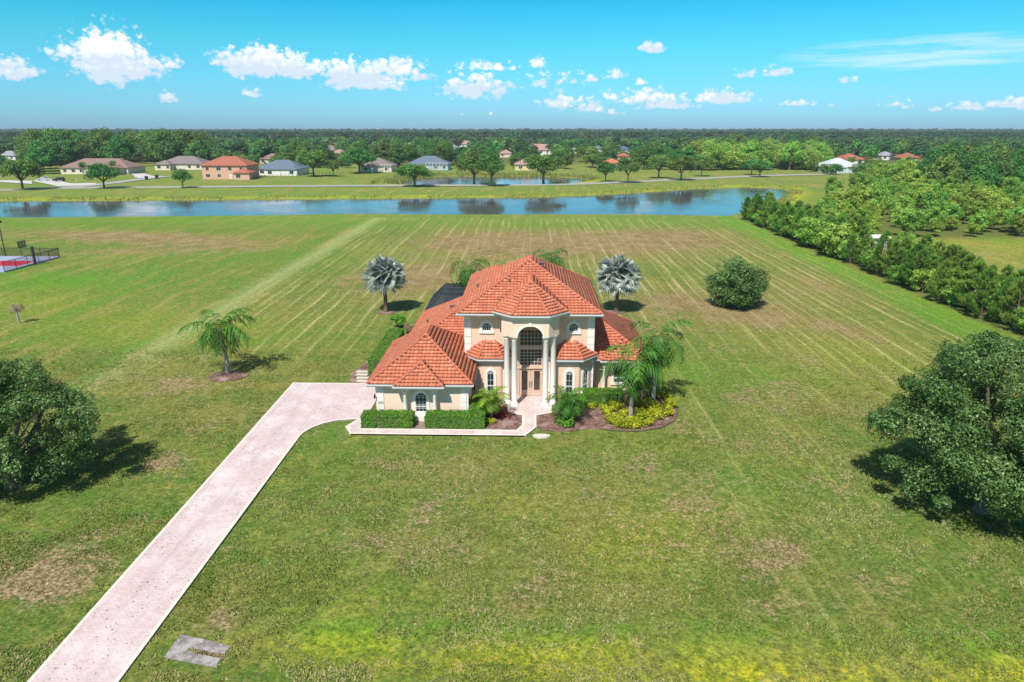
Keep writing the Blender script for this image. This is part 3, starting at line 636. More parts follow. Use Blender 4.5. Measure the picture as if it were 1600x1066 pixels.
lb = MB()     # raised lower band with stepped top, as on the photo
for sgn in (-1, 1):
    ia = [(sgn*(ar+.14), 5.795), (sgn*1.10, 5.795), (sgn*hs, 5.795)]; ib = [(sgn*(ar+.02), 6.62), (sgn*1.02, 6.62), (sgn*hs, 6.20)]
lb2 = MB(); lb2.box(-hs-.02, hs+.02, -.02, .05, 7.2, 7.44, T0)
for sgn in (-1, 1):
    ang = math.atan2(50.88-49.95, sgn*(2.24-hs)); 
    p0 = Vector((xm+sgn*hs, 49.95)); p1 = Vector((xm+sgn*2.24, 50.88)); d = (p1-p0).normalized(); q = Vector((d.y, -d.x))*sgn
    P = [tuple(p0), tuple(p1), tuple(p1+q*.05), tuple(p0+q*.05)]
    lb2.prism(P if sgn < 0 else P[::-1], 7.2, 7.44)
lb2.build('cornice', WHITE, ento)
# columns
def column(x, y, r, z0, z1, par=house, mat=WHITE):
    h = z1-z0
    prof = [(r*1.5, 0), (r*1.5, .10), (r*1.35, .14), (r*1.3, .2), (r*1.08, .25), (r, .32), (r, h*.35), (r*.88, h-.32), (r*.95, h-.30), (r*.95, h-.26), (r*.88, h-.24), (r*1.15, h-.12), (r*1.3, h-.11), (r*1.3, h)]
    m = MB(); m.lathe(prof, (x, y, z0), 24); return m.build('column', mat, par)
for x, y in ((-1.0, 50.28), (-1.60, 50.78), (1.44, 50.28), (2.04, 50.78)): column(x, y, .23, .1, 5.79)
# entry recess walls and door
EY = WY
door = MB(); Td = T_at(.30, EY)
sur = MB(); sur.box(-1.12, -.92, .0, .16, .1, 5.9, Td); sur.box(.92, 1.12, 0, .16, .1, 5.9, Td); sur.box(-1.0, 1.0, .0, .14, 2.46, 2.72, Td); sur.box(-.92, .92, 0, .12, 4.16, 4.42, Td); sur.box(-1.18, 1.18, .0, .22, 2.50, 2.60, Td)
sur.build('entry_surround', TAN, house)
for sgn in (-1, 1):
    m = MB(); m.box(*( (-.91, -.01) if sgn < 0 else (.01, .91)), .02, .08, .12, 2.46, Td); d = m.build('door', TAN, house)
    m = MB(); c = sgn*.50; m.box(c-.24, c+.24, .081, .088, .62, 2.28, Td); m.build('door_glass', GLASSD, d)
    m = MB(); m.strip([(c-.3, .56), (c+.3, .56), (c+.3, 2.34), (c-.3, 2.34), (c-.3, .56)], [(c-.24, .62), (c+.24, .62), (c+.24, 2.28), (c-.24, 2.28), (c-.24, .62)], .08, .105, Td); m.build('door_moulding', TAN, d)
    m = MB(); hx = sgn*.09; m.box(hx-.025, hx+.025, .08, .13, .95, 1.2, Td); m.box(hx-.03, hx+.03, .08, .16, 1.28, 1.34, Td); m.box(hx-.02, hx+.02, .08, .15, .85, .89, Td); m.build('handle', BLACK, d)
def grid_window(T, x0, x1, z0, z1, nxx, nzz, glass=GLASSD, arch=False):
    w_ = MB(); w_.strip([(x0-.06, z0-.06), (x1+.06, z0-.06), (x1+.06, z1+.06), (x0-.06, z1+.06), (x0-.06, z0-.06)], [(x0, z0), (x1, z0), (x1, z1), (x0, z1), (x0, z0)], .0, .1, T)
    o = w_.build('window', TAN, house)
    g = MB(); g.box(x0, x1, .01, .03, z0, z1, T); g.build('pane', glass, o)
    b = MB(); bw = .014
    for k in range(1, nxx): x = x0+(x1-x0)*k/nxx; b.box(x-bw, x+bw, .03, .06, z0, z1, T)
    for k in range(1, nzz): z_ = z0+(z1-z0)*k/nzz; b.box(x0, x1, .031, .055, z_-bw, z_+bw, T)
    b.build('muntins', FRAME, o); return o
grid_window(Td, -.85, .85, 2.78, 4.10, 6, 5); grid_window(Td, -.85, .85, 4.48, 5.72, 6, 4)
# arched windows
def arch_window(T, cx, z0, zsp, w, bars=3, rows=4, tw=.2, sill=True, key=True, split=None, par=house, half_top=0):
    h = w/2; ARC = lambda r, c=cx: [(c+r*math.cos(R(180-q*15)), zsp+r*math.sin(R(q*15))) for q in range(13)]
    inn = [(cx-h, z0)]+ARC(h)+[(cx+h, z0)]; out = [(cx-h-tw, z0-(tw if sill else 0))]+ARC(h+tw)+[(cx+h+tw, z0-(tw if sill else 0))]
    m = MB(); m.strip(inn, out, 0, .07, T)
    if sill: m.box(cx-h-tw-.03, cx+h+tw+.03, 0, .11, z0-tw, z0-.001, T)
    if key: m.box(cx-.08, cx+.08, .0, .11, zsp+h-.01, zsp+h+tw+.06, T)
    o = m.build('window', WHITE, par)
    g = MB(); n = len(inn); g.add([T(a, .02, b) for a, b in inn], [tuple(range(n))]); g.build('pane', GLASS, o)
    b = MB(); bw = .010
    b.strip(inn, [(cx-h+.045, z0)]+ARC(h-.045)+[(cx+h-.045, z0)], .02, .055, T); b.box(cx-h, cx+h, .02, .055, z0, z0+.05, T)
    for k in range(1, bars): x = cx-h+w*k/bars; b.box(x-bw, x+bw, .02, .045, z0, zsp+math.sqrt(max(0, h*h-(x-cx)**2))*.55, T)
    if rows:
        for k in range(1, rows+1):
            z_ = z0+(zsp-z0)*k/rows; b.box(cx-h, cx+h, .021, .043, z_-bw, z_+bw, T)
    b.strip([(cx+r_[0]-cx, r_[1]) for r_ in ARC(h*.5)], ARC(h*.5-.03), .021, .044, T)
    for q in (45, 90, 135): 
        a = R(q); b.strip([(cx+h*.5*math.cos(a)-.014*math.sin(a), zsp+h*.5*math.sin(a)+.014*math.cos(a)), (cx+h*math.cos(a)-.014*math.sin(a), zsp+h*math.sin(a)+.014*math.cos(a))],
                          [(cx+h*.5*math.cos(a)+.014*math.sin(a), zsp+h*.5*math.sin(a)-.014*math.cos(a)), (cx+h*math.cos(a)+.014*math.sin(a), zsp+h*math.sin(a)-.014*math.cos(a))], .021, .043, T)
    if split: b.box(cx-h, cx+h, .022, .065, split-.035, split+.035, T)
    b.build('frame', FRAME, o); return o
TU = T_at(0, WY)
arch_window(TU, -3.27, 5.62, 5.93, .72, 4, 1, .2); arch_window(TU, 3.68, 5.62, 5.93, .72, 4, 1, .2)
TG = T_at(0, 47.6); arch_window(TG, -7.97, .62, 1.75, .86, 3, 4, .2, split=1.05)
m = MB(); m.box(-8.5, -7.44, 47.1, 47.6, 0, .42); m.build('window_base', WHITE, house)
# bay windows
TB = T_at(0, 51.35)
for x in (-2.93, 3.37): arch_window(TB, x, .75, 2.35, .56, 2, 3, .18, split=1.35)
def on_edge(a, b, w=.42):
    a = Vector(a); b = Vector(b); mid = (a+b)/2; ang = math.atan2(b.y-a.y, b.x-a.x); return T_at(mid.x, mid.y, ang)
for a, b in (((-4.95, 52.3), (-3.72, 51.35)), ((-2.1, 51.35), (-1.2, 52.3)), ((1.6, 52.3), (2.5, 51.35)), ((4.12, 51.35), (5.2, 52.3))):
    arch_window(on_edge(a, b), 0, .75, 2.35, .50, 2, 3, .16, split=1.35)
# right wing porch window, column and arch
TR = T_at(0, 54.0); arch_window(TR, 7.7, .7, 1.75, .9, 3, 3, .2, split=1.15)
for x in (6.35, 9.1): column(x, 53.25, .13, .05, 2.4)
def arch_beam(cx, hw_, r, zc, z1, T, n0, n1, rise):
    inn = [(cx-hw_, zc), (cx-r, zc)]+[(cx+r*math.cos(R(180-q*15)), zc+rise*math.sin(R(q*15))) for q in range(1, 12)]+[(cx+r, zc), (cx+hw_, zc)]
    out = [(p[0], z1) for p in inn]; m = MB(); m.strip(inn, out, n0, n1, T); return m
arch_beam(7.72, 1.6, 1.2, 2.4, 2.79, T_at(0, 53.15), 0, -.25, .3).build('porch_arch', STUCCO2, house)
# garage porch
for x in (-9.08, -6.86): column(x, 47.12, .15, .05, 2.42)
arch_beam(-7.97, 1.38, .93, 2.42, 2.86, T_at(0, 46.97), 0, -.3, .33).build('porch_arch', STUCCO2, house)
for sgn in (-1, 1): MB().box(-7.97+sgn*1.23-.12, -7.97+sgn*1.23+.12, 47.28, 47.6, 2.42, 2.85).build('porch_beam', STUCCO2, house)
m = MB()
inn = [(-7.97+.95*math.cos(R(180-q*15)), 2.42+.35*math.sin(R(q*15))) for q in range(13)]; out = [(-7.97+1.05*math.cos(R(180-q*15)), 2.42+.45*math.sin(R(q*15))) for q in range(13)]
m.strip(inn, out, 0, .04, T_at(0, 46.965)); m.build('arch_trim', WHITE, house)
# quoins
def quoin(x, y, w, z0, z1, side, bh=.62):
    m = MB(); n = round((z1-z0)/bh); bh = (z1-z0)/n
    for k in range(n):
        a, b = z0+k*bh+.02, z0+(k+1)*bh-.02
        x0, x1 = (x, x+w) if side > 0 else (x-w, x)
        m.box(x0-(.06 if side > 0 else 0), x1+(.06 if side < 0 else 0), y-.06, y+.5, a, b)
    return m.build('quoin', WHITE, house)
quoin(-5.0, WY, .5, 0.1, 7.05, 1); quoin(5.3, WY, .5, .1, 7.05, -1)
quoin(-11.3, 47.6, .52, .1, 2.78, 1); quoin(-4.45, 47.6, .52, .1, 2.78, -1)
for x in (-4.25, 6.1): 
    m = MB(); m.tube([(x-.3, 47.55 if x < 0 else 53.9, .1), (x-.3, 47.55 if x < 0 else 53.9, 2.8)], .045, 8); m.build('downspout', TRIM, house)
# lanterns and number plate
def lantern(x, y, z):
    m = MB(); m.box(x-.05, x+.05, y-.02, y, z-.15, z+.1); m.tube([(x, y-.02, z+.12), (x, y-.14, z+.16), (x, y-.16, z+.06)], .015, 6)
    m.lathe([(.02, 0), (.06, .04), (.08, .22), (.09, .24), (.02, .3)], (x, y-.16, z-.24), 8); return m.build('wall_lantern', BLACK, house)
lantern(-11.42, 47.55, 1.95)
lantern(-.92, EY-.02, 4.2); lantern(1.52, EY-.02, 4.2)
pl = MB(); pl.box(-11.22, -10.83, 47.51, 47.535, 1.28, 1.46); plo = pl.build('number_plate', FRAME, house)
fc = bpy.data.curves.new('num', 'FONT'); fc.body = '2010'; fc.size = .17; fc.extrude = .004; fc.align_x = 'CENTER'; fc.align_y = 'CENTER'
fo = bpy.data.objects.new('num', fc); COL.objects.link(fo); bpy.context.view_layer.update()
fm = bpy.data.meshes.new_from_object(fo.evaluated_get(bpy.context.evaluated_depsgraph_get())); bpy.data.objects.remove(fo)
fm.transform(Matrix.Translation(Vector((-11.025, 47.505, 1.37))-house.location) @ Matrix.Rotation(PI/2, 4, 'X')); link('house_number', fm, BLACK, plo)
# roof vents
def vent(x, y, z, lean=0):
    m = MB(); m.tube([(x, y, z), (x, y, z+.34)], .06, 8); m.lathe([(.10, 0), (.12, .05), (.05, .12)], (x, y, z+.32), 8); m.build('vent_pipe', DARKGREY, house)
def gooseneck(x, y, z):
    m = MB(); m.box(x-.22, x+.22, y-.2, y+.2, z-.1, z+.2); m.prism([(x-.25, y-.28), (x+.25, y-.28), (x+.25, y+.2), (x-.25, y+.2)], z+.2, z+.26); m.build('roof_vent', DARKGREY, house)
vent(-4.3, 57.2, 7.25+1.2*.565+.05); vent(3.3, 61.3, 7.25+2.4*.565+.1); gooseneck(1.15, 56.9, 7.25+4.6*.565+.25); vent(-9.2, 60.3, 2.96+1.55*.6+.05); gooseneck(-6.9, 60.9, 2.96+3.75*.6+.1); vent(8.6, 59.5, 2.94+1.5*.6+.05); vent(-1.5, 54.6, 7.25+3.1*.565)

# pool screen cage behind the house
cage = thing('screen_enclosure', 'dark screened pool enclosure behind the rear left wing', 'screen enclosure', (-8, 72, 0))
def screen_mat():
    m, t, b = material('dark_insect_screen', .7, .2); b.inputs['Base Color'].default_value = (.03, .04, .055, 1)
    tr = t.new('ShaderNodeBsdfTransparent'); mx = t.new('ShaderNodeMixShader'); mx.inputs[0].default_value = .72
    t.l.new(tr.outputs[0], mx.inputs[1]); t.l.new(b.outputs[0], mx.inputs[2]); t.l.new(mx.outputs[0], t.n['Material Output'].inputs[0]); return m
SCREEN = screen_mat()
lo = [(-10.9, 68.0), (-4.0, 68.0), (-4.0, 77.5), (-10.9, 77.5)]; hi = [(-9.3, 69.6), (-5.6, 69.6), (-5.6, 75.9), (-9.3, 75.9)]
m = MB(); vs = [(x, y, 0) for x, y in lo]+[(x, y, 2.7) for x, y in lo]+[(x, y, 4.3) for x, y in hi]
m.add(vs, [(0, 1, 5, 4), (1, 2, 6, 5), (2, 3, 7, 6), (3, 0, 4, 7), (4, 5, 9, 8), (5, 6, 10, 9), (6, 7, 11, 10), (7, 4, 8, 11), (8, 9, 10, 11)]); m.build('screen_panels', SCREEN, cage)
fr = MB()
def bar(a, b, r=.045): fr.tube([a, b], r, 5)
for k in range(4):
    l = (k+1) % 4; bar((*lo[k], 0), (*lo[k], 2.7)); bar((*lo[k], 2.7), (*hi[k], 4.3)); bar((*lo[k], 2.7), (*lo[l], 2.7)); bar((*hi[k], 4.3), (*hi[l], 4.3))
    for s_ in (.25, .5, .75):
        a = Vector(lo[k]).lerp(Vector(lo[l]), s_); h_ = Vector(hi[k]).lerp(Vector(hi[l]), s_); bar((*a, 0), (*a, 2.7)); bar((*a, 2.7), (*h_, 4.3))
for s_ in (.33, .66): bar((-9.3, 69.6+6.3*s_, 4.3), (-5.6, 69.6+6.3*s_, 4.3))
fr.build('frame', BLACK, cage)

# ------------------------------------------------------------------ foliage
def leaf_quads(P, N, sx, sy, rs, up=.0):
    """diamond leaves at P, facing N, size sx by sy (arrays)"""
    n = len(P); N = N/np.linalg.norm(N, axis=1, keepdims=True).clip(1e-6)
    r = rs.normal(size=(n, 3)); U = np.cross(N, r); U /= np.linalg.norm(U, axis=1, keepdims=True).clip(1e-6); W = np.cross(N, U)
    U = U*sx[:, None]; W = W*sy[:, None]
    V = np.stack([P-U, P-W*.8+N*sx[:, None]*.25, P+U, P+W*.8+N*sx[:, None]*.25], 1).reshape(-1, 3)
    return V, np.arange(4*n).reshape(n, 4)
def crown_arrays(rs, clumps, per, leaf, flat=.75, shell=.55, spread=.9):
    """clumps: array (K,4) of x,y,z,r. returns leaves"""
    K = len(clumps); idx = np.repeat(np.arange(K), per); C = clumps[idx]
    d = rs.normal(size=(len(idx), 3)); d[:, 2] += .35; d /= np.linalg.norm(d, axis=1, keepdims=True)
    rad = (shell+(1.08-shell)*rs.rand(len(idx))**.7)*C[:, 3]
    lump = 1+.22*np.sin(d[:, 0]*5+idx)+.18*np.sin(d[:, 1]*7+idx*2.3)+.15*np.sin(d[:, 2]*6+idx*1.7)
    P = C[:, :3]+d*(rad*lump)[:, None]*np.array([1, 1, flat])
    N = d*spread+rs.normal(size=d.shape)*.55; N[:, 2] += .25
    s = leaf*(.6+.8*rs.rand(len(idx)))
    V, Q = leaf_quads(P, N, s, s*.62, rs)
    tone = np.clip(.5+.16*rs.normal(size=len(idx))+.13*rs.normal(size=K)[idx], 0, 1)
    return V, Q, tone
def round_clumps(rs, K, rx, ry, rz, cz, r0, r1, inner=.55, bottom=-.75):
    out = []
    while len(out) < K:
        d = rs.normal(size=3); d /= np.linalg.norm(d)
        if d[2] < bottom: continue
        f = inner+(1-inner)*rs.rand()**.5; r = r0+(r1-r0)*rs.rand()
        f *= 1+.15*math.sin(4*d[0]+3*d[1]+K)+.07*math.sin(9*d[1]-5*d[2])
        out.append((d[0]*f*rx, d[1]*f*ry, cz+d[2]*f*rz, r))
    return np.array(out)
def crown_obj(name, arrs, mat, parent, label=None, me=None):
    V = []; Q = []; T_ = []; b = 0
    for v, q, tn in arrs: V.append(v); Q.append(q+b); T_.append(tn); b += len(v)
    me = np_mesh(name, np.concatenate(V), np.concatenate(Q), {'tone': ('FACE', np.concatenate(T_))})
    return link(name, me, mat, parent, label)
def trunk_mesh(rs, h0, r0, targets, zfork, mat, parent, lean=(0, 0), seg=6):
    m = MB(); top = Vector((lean[0], lean[1], zfork))
    m.tube([(0, 0, -.15), (lean[0]*.15, lean[1]*.15, .25), (lean[0]*.5, lean[1]*.5, zfork*.55), top], [r0*1.45, r0*1.05, r0*.88, r0*.8], 9)
    for c in targets:
        e = Vector(c[:3]); mid = top.lerp(e, .45)+Vector((rs.normal()*.2, rs.normal()*.2, -.12*(e-top).length*.5+.3)); rr = r0*(.28+.25*rs.rand())
        m.tube([top-Vector((0, 0, .1)), mid, e], [r0*.55, rr, rr*.3], 6)
        for q in range(2):
            e2 = mid.lerp(e, .4)+Vector(rs.normal(size=3))*c[3]*.7; m.tube([mid, e2], [rr*.6, rr*.15], 5)
    return m.build('trunk', mat, parent, local=True)
def make_tree(name, label, cat, loc, seed, rx, ry, rz, cz, K, per, leaf, mat, clr=(1.0, 1.6), r0=.2, zfork=1.6, limbs=6, inner=.55, bottom=-.75, bark=None, group=None, flat=.75, rz_=0, spread=.9, shell=.55):
    rs = np.random.RandomState(seed); o = thing(name, label, cat, loc, rz_, group)
    cl_ = round_clumps(rs, K, rx, ry, rz, cz, clr[0], clr[1], inner, bottom)
    crown_obj('crown', [crown_arrays(rs, cl_, per, leaf, flat, shell, spread)], mat, o)
    trunk_mesh(rs, 0, r0, cl_[rs.choice(K, min(K, limbs), False)], zfork, bark or BARK, o)
    return o
def copy_tree(src, loc, rz=0, sc=(1, 1, 1), label=None, group=None, cat=None, mat=None):
    c = src.copy(); COL.objects.link(c); c.location = loc; c.rotation_euler = (0, 0, rz); c.scale = sc
    if label: c['label'] = label
    if group: c['group'] = group
    if cat: c['category'] = cat
    for ch in src.children:
        d = ch.copy(); COL.objects.link(d); d.parent = c
        if mat and ch.name.startswith('crown'):
            d.material_slots[0].link = 'OBJECT'; d.material_slots[0].material = mat
    return c

# two big live oaks in the front lawn
make_tree('oak_tree', 'huge dense oak at the right edge of the front lawn', 'tree', (26.2, 35.3, 0), 11, 5.6, 5.3, 4.8, 5.3, 230, 740, .08, L_OAK, (.4, 1.25), .38, 1.5, 18, .55, -.95, spread=.8, shell=.6)
make_tree('oak_tree', 'large ragged oak at the left edge of the front lawn', 'tree', (-31.6, 36.6, 0), 12, 4.9, 4.9, 3.8, 4.2, 105, 700, .078, L_OAK, (.35, 1.1), .33, 1.3, 26, .42, -.9, spread=.8, shell=.5)
# round bush in the back lawn
make_tree('round_bush', 'dense round dark green bush alone on the striped lawn', 'bush', (*G(1150, 480), 0), 14, 3.1, 2.9, 2.7, 2.8, 72, 260, .13, L_OAK, (.7, 1.1), .16, .6, 6, .5, -.95)

# palms
def frond(rs, az_, pitch, L, droop, leafl, n, base, V, Q, T_, tone, twist=0, wid=.045, hang=.55):
    d0 = Vector((math.cos(az_), math.sin(az_), 0)); p = Vector(base); a = pitch; step = L/n; pts = []
    for k in range(n+1):
        pts.append((Vector(p), a)); p = p+(d0*math.cos(a)+Vector((0, 0, math.sin(a))))*step; a -= droop/n*(1+.8*k/n)
    side = Vector((-math.sin(az_), math.cos(az_), 0))
    for k in range(n):
        q, a = pts[k]; q2, _ = pts[k+1]; tt = k/n; dr = (q2-q).normalized(); b = len(V)
        V += [q+side*.025, q-side*.025, q2-side*.02, q2+side*.02]; Q.append((b, b+1, b+2, b+3)); T_.append(min(1, tone+.25))
        if tt < .1: continue
        ll = leafl*(.55+.9*math.sin(PI*min(1, tt*1.05+.08)))*(.85+.3*rs.rand())
        for sgn in (-1, 1):
            for rep in range(1):
                o_ = q+dr*step*rs.rand(); up = side.cross(dr); tip = o_+side*sgn*ll*(.72+.15*rs.rand())+dr*ll*.45+Vector((0, 0, -1))*ll*hang*(.5+rs.rand()); md = o_.lerp(tip, .5)+Vector((0, 0, ll*.14))
                w_ = dr*wid; b = len(V)
                V += [o_-w_*.6, o_+w_*.6, md+w_, md-w_]; Q.append((b, b+1, b+2, b+3)); T_.append(tone+rs.normal()*.1)
                b = len(V); V += [md-w_, md+w_, tip+w_*.15, tip-w_*.15]; Q.append((b, b+1, b+2, b+3)); T_.append(tone+rs.normal()*.1)
def make_palm(name, label, loc, seed, h, nf, L, leafl, r0=.16, lean=(0, 0), pitch=(1.25, -.25), droop=1.9, mat=None, n=16, wid=.045, group=None, stubs=False, hang=.55):
    rs = np.random.RandomState(seed); o = thing(name, label, 'palm tree', loc, 0, group); V = []; Q = []; T_ = []
    top = (lean[0], lean[1], h)
    for k in range(nf):
        f = k/(nf-1); az_ = k*2.39996+rs.normal()*.15; pt = pitch[0]+(pitch[1]-pitch[0])*f**.8
        frond(rs, az_, pt, L*(.72+.3*math.sin(PI*min(1, f+.25)))*(.9+.2*rs.rand()), droop*(.8+.4*rs.rand()), leafl, n, top, V, Q, T_, float(np.clip(.46-.25*f+rs.normal()*.1, .1, .9)), wid=wid, hang=hang)
    me = np_mesh('crown', V, Q, {'tone': ('FACE', np.clip(T_, 0, 1))}); link('crown', me, mat or L_PALM, o)
    m = MB(); N_ = 14; path = []; rad = []
    for k in range(N_+1):
        s_ = k/N_; path.append((lean[0]*s_**1.5, lean[1]*s_**1.5, -.1+(h+.1)*s_)); rad.append(r0*(1.25-.45*s_ if s_ < .5 else 1.02)*(1+.07*(k % 2)) if s_ < .93 else r0*.8)
    m.tube(path, rad, 10)
    if stubs:
        for k in range(10): a = k*2.4; m.tube([(top[0], top[1], h-.3-.05*k), (top[0]+.45*math.cos(a), top[1]+.45*math.sin(a), h-.1-.05*k)], [.06, .03], 5)
    m.build('trunk', PALMBARK, o, local=True); return o
make_palm('queen_palm', 'feathery palm standing alone on the left lawn in a mulch ring', (*G(357, 584), 0), 21, 4.2, 15, 3.9, .8, .18, (-.35, .1), (1.25, -.25), 1.45, n=26, wid=.05, hang=.75)
c = G(350, 590); m = MB(); m.prism([(c[0]+.2+1.7*math.cos(a)*(1+.1*math.sin(3*a)), c[1]+.2+1.3*math.sin(a)) for a in [2*PI*k/20 for k in range(20)]], -.1, .06); tag(m.build('mulch_ring', MULCH), kind='structure')
make_palm('queen_palm', 'tall palm in the yellow shrubs, nearest the lawn corner', (*G(985, 655), 0), 22, 4.5, 15, 3.3, .85, .15, (.12, .1), (1.35, -1.0), 1.6, n=22, wid=.052)
make_palm('queen_palm', 'tall palm in the yellow shrubs, right and behind the other', (*G(1020, 634), 0), 23, 5.5, 15, 3.4, .85, .15, (.1, .2), (1.3, -.9), 1.6, n=22, wid=.052, stubs=True)
make_palm('small_palm', 'short yellowish palm in the bed left of the entry walk', (*G(768, 655), 0.05), 24, 1.6, 26, 1.65, .40, .10, (0, 0), (1.35, -.45), 1.35, n=20, wid=.034, hang=.12, mat=L_PALM2)
make_palm('small_palm', 'short dark green palm in the bed right of the entry walk', (*G(886, 660), 0.05), 25, 1.7, 28, 1.95, .40, .12, (0, 0), (1.35, -.6), 1.35, n=22, wid=.034, hang=.12)
make_palm('queen_palm', 'feathery palm behind the tall roof on its left', (-6.6, 75.0, 0), 26, 6.2, 15, 3.4, .9, .16, (0, 0), (1.25, -.8), 1.8, n=20)
make_palm('queen_palm', 'feathery palm just showing over the tall roof ridge', (2.6, 78.5, 0), 27, 6.9, 15, 2.9, .8, .16, (0, 0), (1.25, -.4), 1.7)
make_palm('young_palm', 'drooping young palm low behind the screen enclosure', (-8.2, 79.0, 0), 28, 2.6, 14, 2.4, .7, .13)
# wilted palm at the left edge
make_palm('wilted_palm', 'small wilted palm with grey drooping fronds on the left lawn', (*G(30, 506), 0), 29, 2.2, 7, 1.7, .34, .09, (0, 0), (.8, .0), 2.9, mat=L_DRY, n=10)
# silver fan palms
def make_fan_palm(label, loc, seed, h, nl, R_):
    rs = np.random.RandomState(seed); o = thing('silver_palm', label, 'palm tree', loc, 0); V = []; Q = []; T_ = []
    for k in range(nl):
        f = (k+.5)/nl; az_ = k*2.39996; pt = math.asin(max(-1, 1-1.75*f)); d = Vector((math.cos(az_)*math.cos(pt), math.sin(az_)*math.cos(pt), math.sin(pt)))
        base = Vector((0, 0, h)); c = base+d*R_*(.50+.16*rs.rand()); side = Vector((-math.sin(az_), math.cos(az_), 0)); side.rotate(Matrix.Rotation(rs.uniform(-1.25, 1.25), 3, d)); up = side.cross(d)*-1
        b = len(V); V += [base+side*.04, base-side*.04, c-side*.03, c+side*.03]; Q.append((b, b+1, b+2, b+3)); T_.append(.6)
        tilt = rs.uniform(.2, .7); ax = (d*math.cos(tilt)+up*math.sin(tilt)); axu = (up*math.cos(tilt)-d*math.sin(tilt)); rr = R_*(.38+.10*rs.rand()); tn = float(np.clip(.55+rs.normal()*.16, 0, 1)); ns = 18
        for j in range(ns):
            a0_ = (j/ns-.5)*5.0; a1_ = ((j+1)/ns-.5)*5.0; am = (a0_+a1_)/2
            D = lambda a, r, z_: c+(d*math.cos(a)+side*math.sin(a))*r+axu*z_+Vector((0, 0, -.30*r*r/rr))
            b = len(V); dz = .07*rr; tn_ = tn+rs.normal()*.22
            V += [c, D(a0_, rr*.42, -dz), D(am, rr*(.9+.14*rs.rand()), dz), D(am, rr*.5, dz)]; Q.append((b, b+1, b+2, b+3)); T_.append(tn_+.1)
            b = len(V); V += [c, D(am, rr*.5, dz), D(am, rr*(.9+.1*rs.rand()), dz), D(a1_, rr*.42, -dz)]; Q.append((b, b+1, b+2, b+3)); T_.append(tn_-.1)
    me = np_mesh('crown', V, Q, {'tone': ('FACE', np.clip(T_, 0, 1))}); link('crown', me, L_SILVER, o)
    m = MB(); m.tube([(0, 0, -.1), (0, 0, .5), (.05, 0, h*.6), (0, 0, h)], [.36, .24, .2, .24], 10); m.build('trunk', BARK, o, local=True)
    return o
make_fan_palm('silver blue fan palm on the lawn left of the house', (*G(603, 488), 0), 31, 4.6, 80, 2.75)
make_fan_palm('silver blue fan palm on the lawn right of the tall roof', (*G(963, 487), 0), 32, 4.5, 88, 2.95)
for i_, (u, v) in enumerate(((603, 489), (963, 488))):
    c = G(u, v); m = MB(); m.prism([(c[0]+1.1*math.cos(a)*(1+.1*math.sin(3*a)), c[1]+.9*math.sin(a)) for a in [2*PI*k/18 for k in range(18)]], -.1, .05); tag(m.build('mulch_ring', MULCH), kind='structure')

# clipped hedges
def hedge(label, boxes, seed, mat=L_HEDGE, leaf=.055, dens=420, name='clipped_hedge', cat='hedge', group=None, rnd=.12):
    rs = np.random.RandomState(seed); b0 = boxes[0]; o = thing(name, label, cat, ((b0[0]+b0[1])/2, (b0[2]+b0[3])/2, 0), 0, group); loc = np.array(o.location)
    arrs = []; core = MB()
    for (x0, x1, y0, y1, h) in boxes:
        for (ax, val, A_) in (('t', h, (x1-x0)*(y1-y0)), ('f', y0, (x1-x0)*h), ('b', y1, (x1-x0)*h), ('l', x0, (y1-y0)*h), ('r', x1, (y1-y0)*h)):
            n = int(A_*dens); u = rs.rand(n, 3); P = np.stack([x0+(x1-x0)*u[:, 0], y0+(y1-y0)*u[:, 1], .05+(h-.05)*u[:, 2]], 1); N = np.zeros((n, 3))
            k = {'t': 2, 'f': 1, 'b': 1, 'l': 0, 'r': 0}[ax]; sg = {'t': 1, 'f': -1, 'b': 1, 'l': -1, 'r': 1}[ax]
            bumpy = rnd*.5*(np.sin(P[:, 0]*5.1+seed)+np.sin(P[:, 1]*6.3+P[:, 2]*4+seed)+np.sin(P[:, 0]*11+P[:, 2]*9))*.4
            P[:, k] = val+sg*(bumpy+rs.normal(size=n)*.035-.03)
            # rounded edges
            N[:, k] = sg; N += rs.normal(size=(n, 3))*.5; s = leaf*(.7+.7*rs.rand(n)); v, q = leaf_quads(P-loc, N, s, s*.6, rs)
            arrs.append((v, q, np.clip(.5+rs.normal(size=n)*.2, 0, 1)))
        core.box(x0+.08, x1-.08, y0+.08, y1-.08, 0, h-.09)
    crown_obj('foliage', arrs, mat, o); core.build('branches', BARK, o)
    return o
hedge('clipped green hedge left of the garage window', [(-12.15, -8.35, 45.75, 46.95, 1.02)], 41)
hedge('clipped L shaped green hedge right of the garage window', [(-7.45, -3.1, 45.75, 46.9, 1.08), (-4.35, -3.12, 46.9, 49.6, 1.12)], 42)
hedge('clipped hedge under the right bay windows', [(2.75, 4.6, 49.6, 50.7, 1.0), (4.55, 7.6, 50.3, 51.6, 1.15)], 43)
hedge('long clipped hedge along the left side of the garage', [(-14.1, -12.6, 56.8, 66.8, 1.6)], 44, dens=300)
hedge('tall dark hedge beside the right porch', [(9.0, 10.6, 51.9, 53.4, 2.3)], 45, mat=L_OAK, dens=320, rnd=.25)
def shrub(name, label, cat, loc, seed, r, h, mat, K=10, per=160, leaf=.07, group=None):
    rs = np.random.RandomState(seed); o = thing(name, label, cat, loc, 0, group)
    cl_ = round_clumps(rs, K, r*.7, r*.7, h*.36, h*.5, r*.3, r*.45, .3, -.6)
    crown_obj('foliage', [crown_arrays(rs, cl_, per, leaf)], mat, o); m = MB()
    for c in cl_[:6]: m.tube([(0, 0, -.05), tuple(c[:3])], [.035, .012], 5)
    m.build('stem', BARK, o, local=True); return o
YL = []
rs = np.random.RandomState(5)
